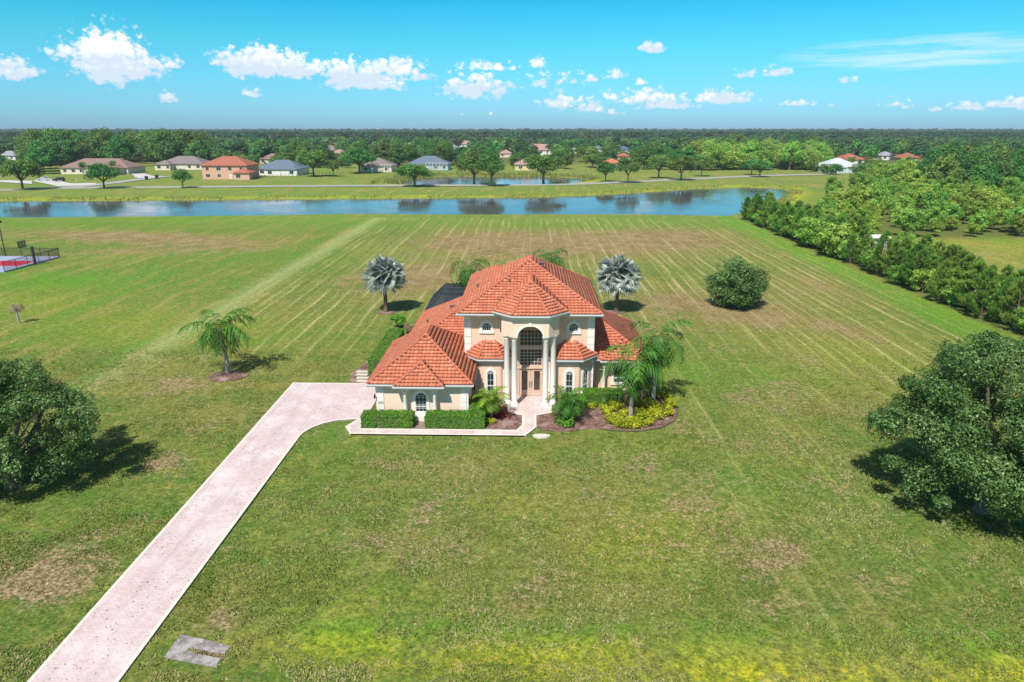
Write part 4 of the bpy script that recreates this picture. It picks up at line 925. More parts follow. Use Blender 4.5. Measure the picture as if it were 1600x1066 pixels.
for (u, v, r, h) in [(948,646,.75,.75),(958,660,.8,.7),(972,668,.8,.8),(990,668,.85,.8),(1008,662,.9,.85),(1022,655,.85,.8),(1037,650,.9,.9),(1045,638,.85,.9),(1036,627,.8,.9),(1005,640,.9,1.0),(1020,640,.8,.9),(962,640,.7,.75),(990,636,.8,1.0),(1000,652,.8,.8),(975,652,.7,.7)]:
    YL.append(shrub('yellow_shrub', 'bright yellow green leafy shrub in the curved bed under the two palms', 'shrub', (*G(u, v), 0), rs.randint(999), r*.95, h, L_CROTON, 9, 130, .075, 'yellow shrubs in the curved bed'))
shrub('yellow_shrub', 'tiny yellow plant by the short palm left of the walk', 'shrub', (*G(768, 662), 0), 61, .45, .45, L_CROTON, 5, 60, .06)
shrub('leafy_plant', 'low green plant at the foot of the right short palm', 'plant', (*G(886, 664), 0), 62, .95, .75, L_HEDGE, 10, 120, .08)
shrub('leafy_plant', 'low mixed plant in the bed between hedge and yellow shrubs', 'plant', (*G(925, 640), 0), 63, .6, .5, L_CROTON, 6, 70, .06)
shrub('leafy_shrub', 'tall bright green shrub behind the left wing roof', 'shrub', (-14.3, 72.5, 0), 64, .9, 1.9, L_HEDGE, 12, 150, .1)
shrub('brown_shrub', 'dull brownish shrub beside the screen enclosure', 'shrub', (-12.6, 70.5, 0), 65, .9, 1.0, L_DRY, 10, 120, .09)
for k in range(9):
    a = 2*PI*k/9; 
m = MB(); rr = np.random.RandomState(9); V=[];Q=[];T_=[]
c = G(775, 652)
for k in range(90):
    a = rr.rand()*2*PI; L = .35+.45*rr.rand(); b = len(V); o_ = Vector((rr.normal()*.55, rr.normal()*.25, 0)); d = Vector((math.cos(a), math.sin(a), 0)); s_ = Vector((-d.y, d.x, 0))*.05
    V += [o_-s_, o_+s_, o_+d*L+Vector((0, 0, L*.8))+s_*.2, o_+d*L+Vector((0, 0, L*.8))-s_*.2]; Q.append((b, b+1, b+2, b+3)); T_.append(rr.rand())
o = thing('spiky_plant', 'dark reddish spiky plants under the palm left of the walk', 'plant', (*c, .05)); link('leaves', np_mesh('leaves', V, Q, {'tone': ('FACE', T_)}), L_RED, o)

# ------------------------------------------------------------------ trees: templates
def tpl(name, label, cat, seed, *a, **k): return make_tree(name, label, cat, (0, 0, 0), seed, *a, **k)
used = set()
def place(src, loc, rz, sc, label, group=None, cat='tree', mat=None):
    if src.name not in used:
        used.add(src.name); src.location = loc; src.rotation_euler = (0, 0, rz); src.scale = sc; src['label'] = label; src['category'] = cat
        if group: src['group'] = group
        if mat:
            for ch in src.children:
                if ch.name.startswith('crown'): ch.material_slots[0].link = 'OBJECT'; ch.material_slots[0].material = mat
        return src
    return copy_tree(src, loc, rz, sc, label, group, cat, mat)
# shade trees along the road: unit size, radius ~4 m, height ~8.5 m
ROADT = [tpl('shade_tree', '', 'tree', 70+k, 3.9, 3.7, 2.5, 5.6, 34, 150, .26, L_TREE, (.9, 1.5), .28, 2.6, 9, .45, -.5) for k in range(3)]
for k, (u, v, w_, ytop, lab) in enumerate([
  (36,297,62,250,'broad dark shade tree at the left end of the road'),(163,295,50,257,'thin open shade tree where the side road joins'),(286,294,32,265,'small shade tree by the road below the salmon house'),
  (648,292,60,257,'spreading tree by the road at the left end of the small pond'),(741,288,58,240,'tall dark tree by the road in front of the small pond, left of a pair'),(768,291,48,242,'tall dark tree by the road in front of the small pond, right of a pair'),
  (849,287,64,243,'wide dark tree by the road at the right part of the small pond'),(946,284,30,254,'small tree by the road just right of the small pond'),(981,286,38,248,'rounded green tree on the pond side of the road'),
  (1029,279,40,243,'forked tree behind the road, tallest of the right group'),(1064,282,45,246,'wide rounded bright tree by the road on the right'),(1096,276,28,245,'narrow dark tree behind the road on the right'),
  (1174,274,30,250,'left tree of the small pair by the road near the pond end'),(1187,277,32,252,'right tree of the small pair by the road near the pond end'),
  (490,276,50,236,'large dark tree behind the wire fence, left of the field'),(521,276,24,250,'slim tree behind the wire fence, right of the large dark one'),(562,271,58,233,'very large dark tree beside the brown roofed house with a screen cage')]):
    c = G(u, v); dep = c[1]*math.cos(PITCH)+CAM_H*math.sin(PITCH); wr = w_/FPX*dep/2/4.4; hh = (v-ytop)/FPX*dep/8.6
    place(ROADT[k % 3], (*c, 0), k*1.7, (wr, wr, hh), lab, 'shade trees along the road')

# pines along the right edge
def make_pine(seed, h, r):
    rs = np.random.RandomState(seed); o = thing('young_pine', '', 'tree'); P = []; D = []; L = []; m = MB()
    m.tube([(0, 0, -.1), (0, 0, h*.5), (0, 0, h*.97)], [.10, .07, .02], 7)
    lv = int(h/.42)
    for k in range(lv):
        z = .35+(h-.45)*k/lv; nb = 6; rr = r*(1-(k/lv)**1.6)*(.85+.3*rs.rand())+.12
        for q in range(nb):
            a = rs.rand()*2*PI; l_ = rr*(.6+.5*rs.rand()); e = Vector((math.cos(a)*l_, math.sin(a)*l_, z+l_*.55)); b = Vector((0, 0, z)); md = Vector((math.cos(a)*l_*.6, math.sin(a)*l_*.6, z+l_*.15))
            m.tube([b, md, e], [.03, .02, .01], 4, False)
            for s_ in (.45, .62, .78, .9, 1.0, 1.0, 1.08): p = (md.lerp(e, (s_-.4)/.6)); P.append(p); D.append((e-md).normalized()*.8+Vector((0, 0, 1.3)))
    for q in range(8): P.append(Vector((0, 0, h*(.9+.012*q)))); D.append(Vector((0, 0, 1)))
    P = np.repeat(np.array([tuple(p) for p in P]), 13, 0); D = np.repeat(np.array([tuple(d.normalized()) for d in D]), 13, 0); n = len(P)
    D = D+rs.normal(size=D.shape)*.42; D /= np.linalg.norm(D, axis=1, keepdims=True); Ln = (.30+.2*rs.rand(n))[:, None]; s = np.cross(D, rs.normal(size=D.shape)); s /= np.linalg.norm(s, axis=1, keepdims=True); s = s*.030
    V = np.stack([P-s*.5, P+s*.5, P+D*Ln*.6+s, P+D*Ln-s*.2], 1).reshape(-1, 3)
    me = np_mesh('crown', V, np.arange(4*n).reshape(n, 4), {'tone': ('FACE', np.clip(.5+.2*rs.normal(size=n), 0, 1))}); link('crown', me, L_PINE, o)
    m.build('trunk', BARK, o, local=True); return o
PINES = [make_pine(90+k, 5.0, 1.35) for k in range(3)]
BROAD = [tpl('leafy_tree', '', 'tree', 100+k, 1.9, 1.8, 2.2, 2.7, 22, 150, .17, L_BRIGHT, (.6, 1.0), .12, 1.0, 6, .4, -.85) for k in range(2)]
rs = np.random.RandomState(44); k = 0; y = 69.0
GP = 'pines and leafy trees in the row along the lawn'
y = 60.0
while y < 171:
    for row in range(1 if 100 < y < 118 else 3):
        x = 53.4+row*1.9+rs.normal()*.4; yy = y+rs.normal()*.5; rz = rs.rand()*6.3; s_ = (.85+.35*rs.rand())*(.72 if 102 < y < 117 else 1)
        py_ = yy
        big_ = (118 < yy < 132 or 138 < yy < 150) and row == 0 and rs.rand() < .6
        if big_ or rs.rand() < .22:
            s2 = (1.1 if big_ else .7)*(.9+.3*rs.rand()); place(BROAD[k % 2], (x, yy, 0), rz, (s2, s2, s2*.95), 'broad leaved green tree mixed among the young pines along the lawn', GP)
        else: place(PINES[k % 3], (x, yy, 0), rz, (s_*1.1, s_*1.1, s_*1.1), 'young upright pine in the dense row along the right of the lawn', GP)
        k += 1
    y += 2.0
shrub('red_bush', 'rust red bush at the edge of the pine row', 'bush', (53.2, 116.2, 0), 71, 1.3, 3.6, L_RED, 14, 150, .13)
shrub('red_bush', 'small rust red bush behind the other red bush', 'bush', (54.8, 119.5, 0), 72, 1.1, 4.6, L_RED, 12, 130, .13)
c = G(1412, 402); place(BROAD[0], (*c, 0), 2, (.75, .75, .95), 'small light green tree alone in the field behind the pine row', cat='tree')
# scrub woodland on the right
YG = [tpl('scrub_tree', '', 'tree', 110+k, 2.1, 2.0, 2.3, 3.3, 34, 120, .17, L_YELLOW, (.4, .85), .11, 1.2, 8, .35, -.9) for k in range(4)]
BIG = [tpl('wood_tree', '', 'tree', 120+k, 4.6, 4.4, 4.4, 7.0, 46, 150, .33, L_TREE, (1.2, 2.0), .26, 2.8, 8, .4, -.8) for k in range(4)]
cnt = 0; rs = np.random.RandomState(77)
for yy in np.arange(143, 232, 5.8):
    xl = 64 if yy < 150 else (64+(yy-150)*.45); xr = min(205, yy*.80+25)
    for xx in np.arange(xl, min(xr, 64+105+(yy-150)*.6), 5.4+(yy-143)*.02):
        x = xx+rs.normal()*1.3; y_ = yy+rs.normal()*1.3; v = rs.rand(); s_ = .75+.5*rs.rand()**2; edge_ = y_ < 152 or x < xl+7
        if edge_ and v < .55: s_ *= .8; place(YG[cnt % 4], (x, y_, 0), v*40, (s_, s_, s_*.9), 'green scrub tree in the thicket behind the pine row', 'scrub trees in the thicket', mat=L_BRIGHT)
        elif v < .5+.3*(x > 95): place(YG[cnt % 4], (x, y_, 0), v*40, (s_*1.15, s_*1.15, s_*1.1), 'yellow green scrub tree in the thicket behind the pine row', 'scrub trees in the thicket')
        else: place(YG[cnt % 4], (x, y_, 0), v*40, (s_*1.1, s_*1.1, s_*1.1), 'green scrub tree in the thicket behind the pine row', 'scrub trees in the thicket', mat=L_BRIGHT)
        cnt += 1
for yy in np.arange(228, 335, 11.0):
    xl = 112+(yy-228)*.55
    for xx in np.arange(xl, yy*.80+28, 9.5):
        x = xx+rs.normal()*2; y_ = yy+rs.normal()*2; s_ = .75+.45*rs.rand()
        if (xx < xl+10): place(YG[cnt % 4], (x, y_, 0), s_*40, (s_*1.4,)*3, 'green scrub tree in the thicket behind the pine row', 'scrub trees in the thicket', mat=L_BRIGHT)
        else: place(BIG[cnt % 4], (x, y_, 0), s_*40, (s_, s_, s_), 'tall dark tree in the wood behind the scrub thicket', 'tall trees behind the scrub thicket')
        cnt += 1
print('woodland trees', cnt)

# ------------------------------------------------------------------ neighbourhood houses
ROOFC = {k: plain('roof_'+k, c, .9, .2, .18, .8) for k, c in dict(brown=(.25, .165, .14), greybrown=(.22, .18, .17), blue=(.13, .17, .22), red=(.36, .13, .085), grey=(.30, .31, .33), pink=(.40, .24, .20), white=(.50, .52, .55), orange=(.50, .17, .09), darkblue=(.09, .13, .22)).items()}
WALLC = {k: plain('siding_'+k, c, .85, .2, .06, .8) for k, c in dict(cream=(.66, .58, .46), white=(.74, .74, .71), salmon=(.62, .36, .26), blue=(.40, .50, .56), yellow=(.66, .52, .26), pink=(.66, .46, .38), grey=(.5, .5, .5)).items()}
def hiproof(m, x0, x1, y0, y1, z, sl):
    hw = min(x1-x0, y1-y0)/2; h = hw*sl
    if x1-x0 >= y1-y0: E_, F_ = (x0+hw, (y0+y1)/2, z+h), (x1-hw, (y0+y1)/2, z+h)
    else: E_, F_ = ((x0+x1)/2, y0+hw, z+h), ((x0+x1)/2, y1-hw, z+h)
    A, B, C_, D = (x0, y0, z), (x1, y0, z), (x1, y1, z), (x0, y1, z); vs = [A, B, C_, D, E_, F_]
    if x1-x0 >= y1-y0: m.add(vs, [(0, 1, 5, 4), (1, 2, 5), (2, 3, 4, 5), (3, 0, 4)])
    else: m.add(vs, [(0, 1, 4), (1, 2, 5, 4), (2, 3, 5), (3, 0, 4, 5)])
    m.box(x0, x1, y0, y1, z-.25, z-.002)
def far_house(u, v, wpx, label, roof, wallc, floors=1, dpt=14, wing=None, cage_=False, rz=0, yoff=0):
    c = G(u, v); dep = c[1]*math.cos(PITCH)+CAM_H*math.sin(PITCH); w_ = wpx/FPX*dep; h = 2.9*floors; o = thing('house', label, 'house', (c[0], c[1]+dpt/2, 0), rz)
    x0, x1, y0, y1 = -w_/2+.6, w_/2-.6, -dpt/2, dpt/2
    MB().prism(rect(x0, x1, y0, y1), -.1, h).build('wall', WALLC[wallc], o, local=True)
    m = MB(); hiproof(m, x0-.6, x1+.6, y0-.6, y1+.6, h+.2, .48)
    if wing:
        wx0, wx1, wd = x0+(x1-x0)*wing[0], x0+(x1-x0)*wing[1], wing[2]
        MB().prism(rect(wx0, wx1, y0-wd, y0-.01), -.1, 2.8).build('wall', WALLC[wallc], o, local=True)
        hiproof(m, wx0-.5, wx1+.5, y0-wd-.5, y0+4, 3.0+.011, .46)
    m.build('roof', ROOFC[roof], o, local=True)
    rs_ = random.Random(u)
    for fl in range(floors):
        nwin = max(2, int((x1-x0)/4.2))
        for k in range(nwin):
            x = x0+(k+.5)*(x1-x0)/nwin; yf = y0
            if wing and wx0-1 < x < wx1+1 and fl == 0: yf = y0-wing[2]; x = min(max(x, wx0+1.2), wx1-1.2)
            zb = .9+fl*2.9; ww = .6+.35*rs_.random(); hh_ = 1.3
            if k == nwin//2 and fl == 0:
                zb = 0; hh_ = 2.2; d = MB(); d.box(x-.6, x+.6, yf-.05, yf, zb, hh_); dd = d.build('door', FRAME, o, local=True); d = MB(); d.box(x+.4, x+.48, yf-.09, yf-.05, 1, 1.1); d.build('handle', BLACK, dd, local=True); continue
            f = MB(); f.box(x-ww-.1, x+ww+.1, yf-.05, yf, zb-.1, zb+hh_+.1); fo = f.build('window', FRAME, o, local=True); p = MB(); p.box(x-ww, x-.04, yf-.07, yf-.051, zb, zb+hh_); p.box(x+.04, x+ww, yf-.07, yf-.051, zb, zb+hh_); p.build('pane', GLASS, fo, local=True)
    if cage_:
        m = MB(); cx0, cx1 = x0+(x1-x0)*cage_[0], x0+(x1-x0)*cage_[1]; cy = y0-7
        for x in np.linspace(cx0, cx1, 7): m.tube([(x, cy, 0), (x, cy, 2.6), (x, cy+2, 4), (x, y0, 4)], .09, 4)
        for yy_, zz in ((cy, 2.6), (cy+2, 4)): m.tube([(cx0, yy_, zz), (cx1, yy_, zz)], .09, 4)
        m.build('screen_cage', FRAME, o, local=True)
    return o
for a in [
 (148,272,112,'long brown roofed ranch house behind the side road at the left','brown','cream',1,16,(.55,.95,7)),
 (283,265,72,'cream house with grey brown hip roof, left of the salmon house','greybrown','cream',1,15,(.0,.35,5)),
 (352,280,76,'two storey salmon house with red brown roof facing the pond','red','salmon',2,14,(.78,1.12,4)),
 (8,250,36,'small pale roofed house at the far left among trees','grey','white',1,12,None),
 (435,274,72,'white house with blue grey roof right of the salmon house','blue','white',1,15,(.3,1.0,4)),
 (422,256,36,'brown roofed house half hidden above the blue grey roof','brown','cream',1,12,None),
 (588,269,52,'brown roofed house with white screen cage on its right','greybrown','cream',1,15,None,(.45,1.05)),
 (668,266,68,'blue roofed house with white screen cage near the small pond','blue','blue',1,16,None,(.5,1.0)),
 (510,240,40,'wide grey brown roof far among the trees','greybrown','cream',1,15,None),
 (528,248,34,'tan pink roof among trees above the very large dark tree','pink','cream',1,13,None),
 (584,231,20,'small white roofed house far among trees','white','white',1,13,None),
 (640,231,18,'small grey roofed house far left of the palms','grey','cream',1,13,None),
 (727,234,30,'pink two storey house far away right of the centre left','pink','white',2,13,None),
 (707,236,22,'grey roofed house beside the far pink two storey house','grey','white',1,13,None),
 (762,236,22,'small grey blue roofed house far away, right of the pink one','blue','white',1,12,None),
 (846,247,66,'large two storey house with wide pink brown roofs','pink','white',2,17,(.05,.4,5)),
 (822,266,38,'low yellow walled wing house near the small pond shore','pink','yellow',1,12,None),
 (790,246,22,'brown roofed house left of the large two storey one','pink','cream',1,12,None),
 (935,238,24,'light blue roofed house far right of the large one','blue','white',1,12,None),
 (975,239,24,'dark blue roofed white house far away','darkblue','white',1,12,None),
 (898,240,14,'small pale roofed house between the large one and the blue roof','grey','white',1,12,None),
 (957,263,26,'small cream house with orange tiled roof behind the road','orange','cream',1,11,None),
 (975,251,20,'red brown roofed house behind the orange roofed one','red','cream',1,11,None),
 (1316,270,56,'white roofed house at the right end of the road','white','blue',1,15,(.0,.5,4)),
 (1332,257,38,'red brown roofed house behind the white roofed one','red','cream',1,13,None),
 (1423,254,30,'red brown roofed house standing in the wood at right','red','pink',1,12,None),
 (1388,250,24,'pale grey roofed house in the wood left of the red brown roof','grey','white',1,12,None),
 (1597,266,36,'blue grey roofed house at the right edge of the picture','blue','white',1,13,None),
 (462,232,20,'faint grey roofed house far left among trees','grey','cream',1,12,None),
 (1165,222,10,'tiny white roofed house very far in the forest','white','white',1,12,None)]:
    far_house(*a)

# dark car on the driveway far left, mailbox posts, wire fence
def make_car(label, loc, rz, paint):
    o = thing('parked_car', label, 'car', loc, rz)
    prof = [(-2.3, .45), (-2.3, .95), (-1.5, 1.1), (-1.0, 1.12), (-.55, 1.72), (1.75, 1.75), (2.2, 1.15), (2.3, .9), (2.3, .45)]
    m = MB(); n = len(prof); vs = [(x, -.9 if z < 1.2 else -.72, z) for x, z in prof]+[(x, .9 if z < 1.2 else .72, z) for x, z in prof]
    m.add(vs, [tuple(range(n)), tuple(range(2*n-1, n-1, -1))]+[(i, n+i, n+(i+1) % n, (i+1) % n) for i in range(n)]); m.build('body', paint, o, local=True)
    g = MB()
    for s_ in (-1, 1): g.add([(-.85, s_*.86, 1.2), (1.85, s_*.86, 1.2), (1.65, s_*.76, 1.62), (-.5, s_*.76, 1.62)], [(0, 1, 2, 3)])
    g.build('side_window', GLASS, o, local=True)
    for x in (-1.45, 1.45):
        for y in (-.85, .85): w_ = MB(); w_.tube([(x, y-.11, .36), (x, y+.11, .36)], .36, 14); ww = w_.build('wheel', BLACK, o, local=True); r_ = MB(); r_.tube([(x, y-.12, .36), (x, y+.12, .36)], .2, 10); r_.build('rim', FRAME, ww, local=True)
    for y in (-.6, .6): h_ = MB(); h_.box(-2.33, -2.28, y-.15, y+.15, .75, .9); h_.build('headlight', FRAME, o, local=True)
make_car('dark car parked on the driveway of the brown ranch house', (*G(92, 284), .1), .1, plain('black_car_paint', (.02, .02, .022), .3, .5, .1, 2))
make_car('silver car parked left of the dark one', (*G(68, 283), .1), .5, plain('silver_car_paint', (.45, .46, .48), .3, .5, .05, 2))
DW = plain('pale_concrete_drive', (.55, .53, .50), .9, .2, .1, .4)
for P in ([G(50, 283), G(92, 292), G(150, 289), G(150, 286.5), G(110, 287), G(75, 279)], [G(205, 272), G(215, 279), G(245, 277), G(225, 271.5)], [G(50, 288), G(0, 285), G(0, 282), G(50, 283)]):
    P = [(p[0], p[1]) for p in P]
    m = MB().add([(x, y, .14) for x, y in P], [tuple(range(len(P)))]); tag(m.build('driveway_pavement', DW), kind='structure')
for (u, v, l) in [(229, 281, 'wheeled dark bin by the side road, left one'), (245, 279, 'wheeled dark bin by the side road, right one')]:
    c = G(u, v); o = thing('wheeled_bin', l, 'bin', (*c, .1)); m = MB(); m.add([(-.45, -.45, .08), (.45, -.45, .08), (.45, .45, .08), (-.45, .45, .08), (-.55, -.55, 1.4), (.55, -.55, 1.4), (.55, .55, 1.4), (-.55, .55, 1.4)], [(3, 2, 1, 0), (4, 5, 6, 7), (0, 1, 5, 4), (1, 2, 6, 5), (2, 3, 7, 6), (3, 0, 4, 7)]); m.build('body', BLACK, o, local=True)
    m = MB(); m.box(-.6, .6, -.6, .6, 1.4, 1.5); m.build('lid', DARKGREY, o, local=True)
for (u, v, l) in [(212, 281, 'white mailbox beside the side road'), (120, 285, 'white mailbox beside the ranch house drive')]:
    c = G(u, v); o = thing('mailbox', l, 'mailbox', (*c, 0)); m = MB(); m.box(-.06, .06, -.06, .06, 0, 1.2); m.build('post', FRAME, o, local=True); m = MB(); m.tube([(-.3, 0, 1.3), (.3, 0, 1.3)], .16, 8); m.build('box', FRAME, o, local=True)
# wire fence round the field
a = Vector((*G(395, 279), 0)); b = Vector((*G(548, 272), 0)); o = thing('wire_fence', 'low dark post and wire fence along the open field', 'fence', a[:]); n = 26
for k in range(n+1):
    p = (b-a)*k/n; m = MB(); m.tube([p, p+Vector((0, 0, 1.5))], .09, 5); m.build('post', BARK, o, local=True)
m = MB()
for z in (.5, 1.0, 1.4): m.tube([(0, 0, z), tuple((b-a)+Vector((0, 0, z)))], .03, 4)
m.build('wires', BARK, o, local=True)
a = Vector((*G(655, 267), 0)); b = Vector((*G(705, 265), 0)); o = thing('white_fence', 'white board fence in front of the blue roofed house', 'fence', a[:]); m = MB(); d = b-a
m.add([(0, 0, 0), tuple(d), tuple(d+Vector((0, 0, 1.5))), (0, 0, 1.5), (0, .1, 0), tuple(d+Vector((0, .1, 0))), tuple(d+Vector((0, .1, 1.5))), (0, .1, 1.5)], [(0, 1, 2, 3), (7, 6, 5, 4), (3, 2, 6, 7)]); m.build('boards', FRAME, o, local=True)
for k in range(9):
    p = d*k/8+Vector((0, -.08, 0)); m = MB(); m.tube([p, p+Vector((0, 0, 1.65))], .09, 4); m.build('post', FRAME, o, local=True)

# shed behind the pines
c = G(1366, 389); o = thing('shed', 'small grey shed with flat white roof behind the pine row', 'shed', (*c, 0))
MB().box(-1.6, 1.6, -1.1, 1.1, 0, 2.1).build('wall', WALLC['grey'], o, local=True)
m = MB(); m.add([(-2.0, -1.6, 2.15), (2.0, -1.6, 2.25), (2.0, 1.4, 2.35), (-2.0, 1.4, 2.25), (-2.0, -1.6, 2.27), (2.0, -1.6, 2.37), (2.0, 1.4, 2.47), (-2.0, 1.4, 2.37)], [(3, 2, 1, 0), (4, 5, 6, 7), (0, 1, 5, 4), (1, 2, 6, 5), (2, 3, 7, 6), (3, 0, 4, 7)]); m.build('roof', WALLC['white'], o, local=True)
m = MB(); m.box(.2, 1.1, -1.14, -1.1, .05, 1.9); m.build('door', DARKGREY, o, local=True)

# ------------------------------------------------------------------ sports court
CX = -80.8; CY0, CY1 = 102.0, 115.0
flat('court_surface', rect(-110, CX, CY0, CY1), .12, .4, plain('blue_grey_court', (.33, .37, .50), .8, .2, .05, .5), kind='structure')
flat('court_key', rect(-92, CX-.9, 106.3, 110.6), .128, .1, plain('red_court_paint', (.55, .03, .06), .7, .2, .05, .5), kind='structure')
o = thing('court_fence', 'low black chain link fence around the sports court', 'fence', (CX, CY0, 0))
def mesh_screen():
    m, t, b = material('chain_link_mesh', .6, .3); b.inputs['Base Color'].default_value = (.03, .03, .03, 1); tr = t.new('ShaderNodeBsdfTransparent'); mx = t.new('ShaderNodeMixShader'); mx.inputs[0].default_value = .38
    t.l.new(tr.outputs[0], mx.inputs[1]); t.l.new(b.outputs[0], mx.inputs[2]); t.l.new(mx.outputs[0], t.n['Material Output'].inputs[0]); return m
m = MB(); q = [(CX, CY0), (CX, CY1), (-110, CY1)]; HF = 1.55
for a, b in zip(q, q[1:]): m.add([(*a, .1), (*b, .1), (*b, HF), (*a, HF)], [(0, 1, 2, 3)])
m.build('chain_link', mesh_screen(), o)
m = MB()
for a, b in zip(q, q[1:]): m.tube([(*a, HF), (*b, HF)], .04, 5)
m.build('top_rail', BLACK, o)
for k in range(6): y_ = CY0+(CY1-CY0)*k/5; m = MB(); m.tube([(CX, y_, 0), (CX, y_, HF+.05)], .045, 6); m.build('post', BLACK, o)
for k in range(1, 9): x_ = CX-3.3*k; m = MB(); m.tube([(x_, CY1, 0), (x_, CY1, HF+.05)], .045, 6); m.build('post', BLACK, o)
o = thing('basketball_hoop', 'black basketball hoop on the edge of the court', 'basketball hoop', (CX+.35, 108.4, 0))
m = MB(); m.box(-.14, .14, -.14, .14, 0, 2.9); m.build('pole', BLACK, o, local=True)
m = MB(); m.tube([(0, 0, 2.3), (-1.5, 0, 2.95)], .05, 6); m.tube([(0, 0, 2.85), (-1.5, 0, 3.4)], .05, 6); m.build('arm', BLACK, o, local=True)
m = MB(); m.strip([(-.9, 2.75), (.9, 2.75), (.9, 3.8), (-.9, 3.8), (-.9, 2.75)], [(-.82, 2.83), (.82, 2.83), (.82, 3.72), (-.82, 3.72), (-.82, 2.83)], 0, .08, lambda s_, n_, t_: (-1.55-n_, s_, t_)); bb = m.build('backboard', BLACK, o, local=True)
m = MB(); m.add([(-1.58, -.82, 2.83), (-1.58, .82, 2.83), (-1.58, .82, 3.72), (-1.58, -.82, 3.72)], [(0, 1, 2, 3)]); m.build('board_panel', SCREEN, bb, local=True)
m = MB(); m.tube([(-1.85+.23*math.cos(a), .23*math.sin(a), 3.0) for a in [2*PI*k/14 for k in range(15)]], .02, 5); m.build('rim', ROOFC['orange'], o, local=True)
o = thing('light_pole', 'tall dark lamp pole at the back of the sports court', 'lamp pole', (*G(9, 401), 0))
m = MB(); m.tube([(0, 0, 0), (0, 0, 5.8)], [.10, .07], 8); m.build('pole', BLACK, o, local=True); m = MB(); m.box(-.4, .4, -.25, .25, 5.8, 6.15); m.build('lamp_head', BLACK, o, local=True)

# ------------------------------------------------------------------ reeds along the pond shores
rs = np.random.RandomState(3); V = []; Tn = []
def shore(P, lo_, hi_, n, hgt, ysel):
    pts = []
    for i in range(len(P)):
        a = np.array(P[i]); b = np.array(P[(i+1) % len(P)]); L_ = np.linalg.norm(b-a)
        if not ysel((a+b)/2): continue
        k = int(L_*n); s = rs.rand(k, 1); d = (b-a)/L_; q = np.array([d[1], -d[0]]); pts.append(a+(b-a)*s+q*(lo_+(hi_-lo_)*rs.rand(k, 1)))
    return np.concatenate(pts)
def blades(P2, h, w_):
    n = len(P2); z = ground_z(P2[:, 0], P2[:, 1]); P = np.concatenate([P2, z[:, None]-.05], 1); a = rs.rand(n)*PI; s = np.stack([np.cos(a), np.sin(a), np.zeros(n)], 1)*w_; hh = (h*(.5+rs.rand(n)))[:, None]*np.array([[0, 0, 1]])
    ln = rs.normal(size=(n, 3))*.25*h; ln[:, 2] = 0
    return np.stack([P-s, P+s, P+hh+ln+s*.4, P+hh+ln-s*.4], 1).reshape(-1, 3)
P2 = shore(POND1, -.6, 4.5, 16, 1, lambda c_: c_[1] > 200 and abs(c_[0]) < 260)
P2 = P2[vnoise(P2[:, 0], P2[:, 1], 6, 3) > .35]
vs = blades(P2, .55, .10); n = len(vs)//4
tag(link('shore_reeds', np_mesh('shore_reeds', vs, np.arange(4*n).reshape(n, 4), {'tone': ('FACE', rs.rand(n))}), L_GRASS), 'yellow green reeds and weeds along the far bank of the long pond', 'reeds', kind='stuff')
P2 = np.concatenate([shore(POND2, -.5, 5.0, 22, 1, lambda c_: c_[1] > 300 or c_[0] < -40), shore(POND2, 2, 12, 10, 1, lambda c_: c_[0] < -40 or c_[0] > 30)])
vs = blades(P2, 1.1, .14); n = len(vs)//4
tag(link('shore_reeds', np_mesh('shore_reeds', vs, np.arange(4*n).reshape(n, 4), {'tone': ('FACE', rs.rand(n)*.9)}), L_GRASS), 'tall tan and green reeds around the small pond', 'reeds', kind='stuff')

# ------------------------------------------------------------------ suburban trees (individuals) and the far forest (stuff)
occ = []
for o in COL.objects:
    if o.get('category') == 'house' and o.location.y > 200: occ.append((o.location.x, o.location.y, 10 if o.location.y < 480 else 8))
def free(x, y, pad=0):
    for (ox, oy, r) in occ:
        # keep the line of sight to each house open
        if y < oy+8 and abs(x*oy/y-ox) < r+pad*0 and oy-y < oy*.36: return False
        if (x-ox)**2+(y-oy)**2 < (r-2)**2: return False
    return True
rs = np.random.RandomState(101); nI = 0; groups = 'trees among the neighbourhood houses'
# hand placed masses read from the photograph: left edge (u,v) x2, lateral step
BELT = []
def belt(u0, u1, v0, v1, n, smin, smax, srcs, label, group, mat=None, chk=True):
    global nI
    for k in range(n):
        u = u0+(u1-u0)*rs.rand(); v = v0+(v1-v0)*rs.rand(); x, y = G(u, v)
        if chk and not free(x, y): continue
        if min(sd_poly(np.array([x]), np.array([y]), P)[0] for P in (POND1, POND2)) < 7: continue
        s_ = smin+(smax-smin)*rs.rand(); BELT.append((math.hypot(x, y)/s_, srcs[nI % len(srcs)], (x, y, 0), rs.rand()*6, (s_*1.1, s_*1.1, s_), label, group, mat)); nI += 1
belt(40, 335, 243, 262, 85, 1.1, 1.7, BIG, 'tall green tree in the wood behind the brown roofed ranch houses', 'tall trees behind the ranch houses')
belt(-30, 70, 262, 272, 9, .8, 1.2, BIG, 'dense tree at the far left behind the road', 'trees at the far left')
belt(400, 620, 238, 262, 75, .7, 1.2, BIG, 'tree among the houses left of the small pond', groups)
belt(370, 400, 262, 272, 4, .5, .8, BIG, 'tree beside the two storey salmon house', groups)
belt(600, 800, 238, 262, 60, .65, 1.1, BIG, 'tree among the houses behind the small pond', groups)
belt(860, 1100, 240, 266, 65, .6, 1.0, BIG, 'tree among the houses right of the small pond', groups)
belt(1070, 1290, 246, 266, 60, .8, 1.2, BIG, 'bright green tree in the belt behind the road at the right', 'bright trees behind the road', mat=L_BRIGHT)
belt(1090, 1310, 238, 247, 24, 1.0, 1.4, BIG, 'tree in the wood beyond the bright belt', groups)
